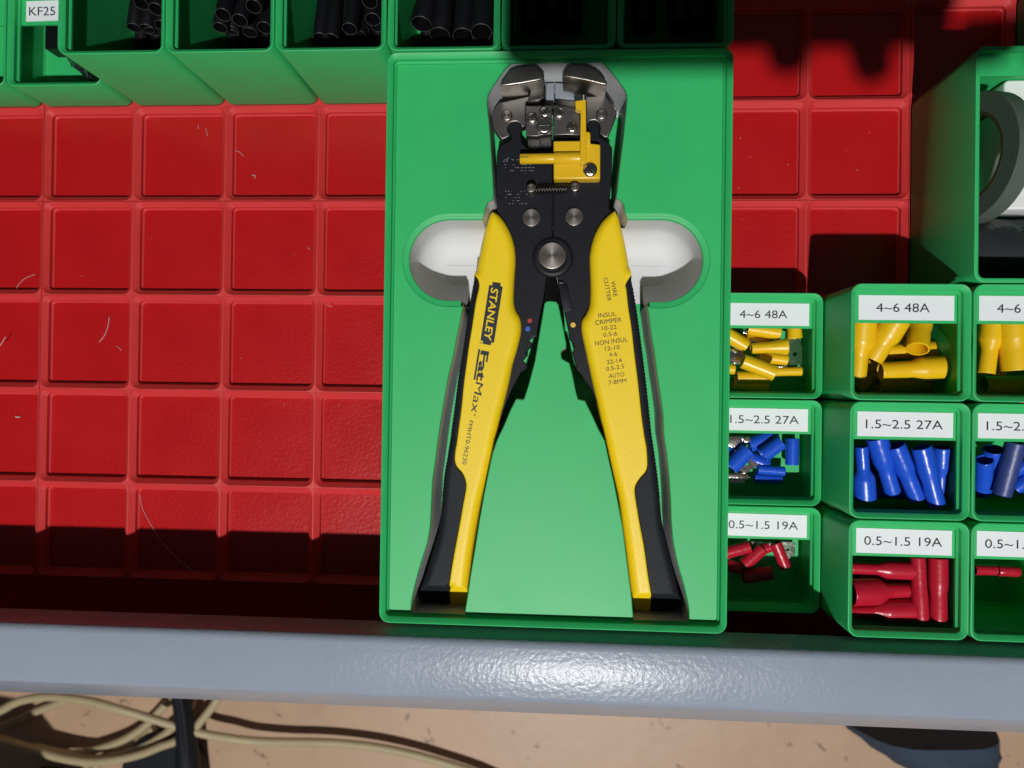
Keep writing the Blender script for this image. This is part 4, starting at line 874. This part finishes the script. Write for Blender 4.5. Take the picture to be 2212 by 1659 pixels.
# low stool added out of view, shaped to shade the floor corner
sh = [pt('fl', -250, 150, FZ), pt('fl', 260, 230, FZ), pt('fl', 560, 610, FZ), pt('fl', 900, 1100, FZ), pt('fl', 300, 1500, FZ), pt('fl', -600, 1500, FZ)]
zs = FZ + 230; stp = [p + (LPOS - p) * ((zs - FZ) / (LPOS.z - FZ)) for p in sh]
st = thing('floor_occluder', 'low dark wooden stool shading the floor beside the cables', 'stool', (stp[4].x, stp[4].y, FZ))
prism('shade_board', [(p.x, p.y) for p in stp], zs - 22, zs, 'wood', st, bev=3)
cx = sum(p.x for p in stp) / 6; cy = sum(p.y for p in stp) / 6
for p in stp[::2]: q = Vector((cx, cy, 0)).lerp(Vector((p.x, p.y, 0)), .55); mk('leg', *box_data(q.x - 12, q.y - 12, FZ, q.x + 12, q.y + 12, zs - 20), 'wood', st, 0)
# trouser leg
ptsL = [(330, 250), (385, 320), (560, 440), (700, 530), (850, 615), (1000, 720), (1150, 850), (1300, 1000)]; ptsR = [(1880, 250), (1858, 385), (1848, 480), (1835, 560), (1850, 610), (1866, 650), (1866, 850), (1870, 1000)]
zt = FZ + 90; R = []
for a, b_ in zip(ptsL, ptsR):
    A = pt('fr', *a, zt); B = pt('fr', *b_, zt); mid = (A + B) / 2; hw = (B - A) / 2; ring = []
    for k in range(28):
        an = 2 * math.pi * k / 28; f = 1 + .05 * math.sin(an * 5 + a[0] * .01); ring.append((mid.x + hw.x * math.cos(an) * f, mid.y + hw.y * math.cos(an), zt + 55 * math.sin(an) * f - (0 if math.sin(an) > 0 else 10 * math.sin(an))))
    R.append(ring)
vs, fs = loft(R, True, True)
pl = mk('person', vs, fs, 'denim', None, 60, (R[3][0][0], R[3][0][1], FZ)); tag(pl, 'person\'s lower leg in dark navy trousers below the drawer front', 'person')

# ================================================================== SHADOW-CASTING PHONE AND HAND (at the lens, above the frame)
ph = thing('phone', 'black phone held over the drawer taking the picture', 'phone', (170, -123, 346))
zp_ = 341
P0 = lambda x, y, z: (Vector((x, y, z)) + (LPOS - Vector((x, y, z))) * ((zp_ - z) / (LPOS.z - z)))
xl = P0(84, 8, 57).x; xr_ = P0(271, 33, 1).x; yb = P0(120, -10, 57).y
vs, fs = prism_data(rr(xl, yb, xr_, yb + 74, 9), zp_, zp_ + 8, 1.5, bot=1.5); mk('body', vs, fs, 'phone', ph, 40, (170, -123, 346))
# hand: palm beyond the phone's right end, fingers curled along its lower edge
hv = []; he = []; hr = []
def jn(p, r, par_=None):
    hv.append(Vector(p) * S); hr.append(r * S)
    if par_ is not None: he.append((par_, len(hv) - 1))
    return len(hv) - 1
f1 = P0(202, -2, 1); f2 = P0(240, -6, 1)
wrist = jn((352, -150, 368), 25); palm = jn((318, -142, 364), 24, wrist); k0 = jn((298, -152, 362), 15, palm)
a = jn((284, yb - 1, 360), 6, k0); b_ = jn((264, yb - 2, 356), 5.5, a); jn((250, yb - 1, 354), 5, b_)
kn_ = jn((296, -130, 372), 12, palm)
for f, ox in ((f1, 2), (f2, -12)):
    a = jn(((f.x + 290) / 2 + 8, yb + 42, 372), 9, kn_); b_ = jn((f.x + ox, yb + 30, 366), 8, a); c_ = jn((f.x + ox * .5, yb + 4, 358), 8.5, b_); jn((f.x, f.y + 6, 349), 7.4, c_)
a = jn((300, -128, 356), 9, palm); jn((283, -122, 352), 8, a)
a = jn((302, -112, 356), 8.5, palm); jn((284, -104, 352), 7.5, a)
a = jn((304, -108, 374), 10, palm); b_ = jn((278, -92, 368), 9, a); jn((250, -104, 360), 8, b_)
me = bpy.data.meshes.new('hand'); me.from_pydata(hv, he, []); ho = bpy.data.objects.new('hand', me); col.objects.link(ho)
sk = ho.modifiers.new('skin', 'SKIN')
for i, sv in enumerate(me.skin_vertices[0].data): sv.radius = (hr[i], hr[i]); sv.use_root = (i == 0)
ss = ho.modifiers.new('sub', 'SUBSURF'); ss.levels = 2; ss.render_levels = 2; me.materials.append(M['skin'])
tag(ho, 'person\'s hand gripping the phone above the drawer', 'hand')

# ================================================================== LINT AND HAIRS
parts = []
def hair(fr, pts, z, r=.09): P = cr_spline([tuple(pt(fr, x, y, z)) for x, y in pts], 6, False); parts.append(tube_path(P, r, 5))
hair('g', [(540, 1378), (570, 1340), (588, 1290), (595, 1240)], .4, .12); hair('g', [(90, 1085), (105, 1060), (140, 1030), (190, 1010)], .4); hair('g', [(0, 1400), (15, 1375), (30, 1350)], 5, .14)
hair('g', [(1120, 215), (1126, 235), (1132, 262)], .4, .08); hair('g', [(1280, 335), (1305, 345), (1325, 368)], .4, .08); hair('g', [(1080, 195), (1081, 218)], .4, .08)
hair('g2', [(762, 620), (775, 690), (815, 770), (880, 870), (960, 960), (1050, 1035)], .4, .09); hair('g', [(635, 1400), (650, 1410), (660, 1425)], .4, .1); hair('g2', [(85, 195), (110, 197)], .4, .3)
hair('g', [(1372, 470), (1390, 472), (1385, 488)], .4, .13); hair('g', [(1785, 1180), (1810, 1186)], 3.5, .1); hair('g', [(1672, 862), (1688, 875)], .4, .08)
for k in range(34):
    x, y = rt.uniform(-190, 40), rt.uniform(-205, -3); fx, fy = x % 42, y % 42
    if 4 < fx < 38 and 4 < fy < 38: parts.append(prism_data(disc(x, y, rt.uniform(.06, .16), 5), -.1, .08))
for k in range(16):
    x, y = rt.uniform(170, 250), rt.uniform(-60, -5); fx, fy = x % 42, y % 42
    if 4 < fx < 38 and 4 < fy < 38: parts.append(prism_data(disc(x, y, rt.uniform(.08, .2), 5), -.1, .08))
V, F = join(*parts); o = mk('dust', V, F, 'lint', None, 60); o['kind'] = 'stuff'; tag(o, 'white dust specks and short hairs on the red drawer floor', 'dust')
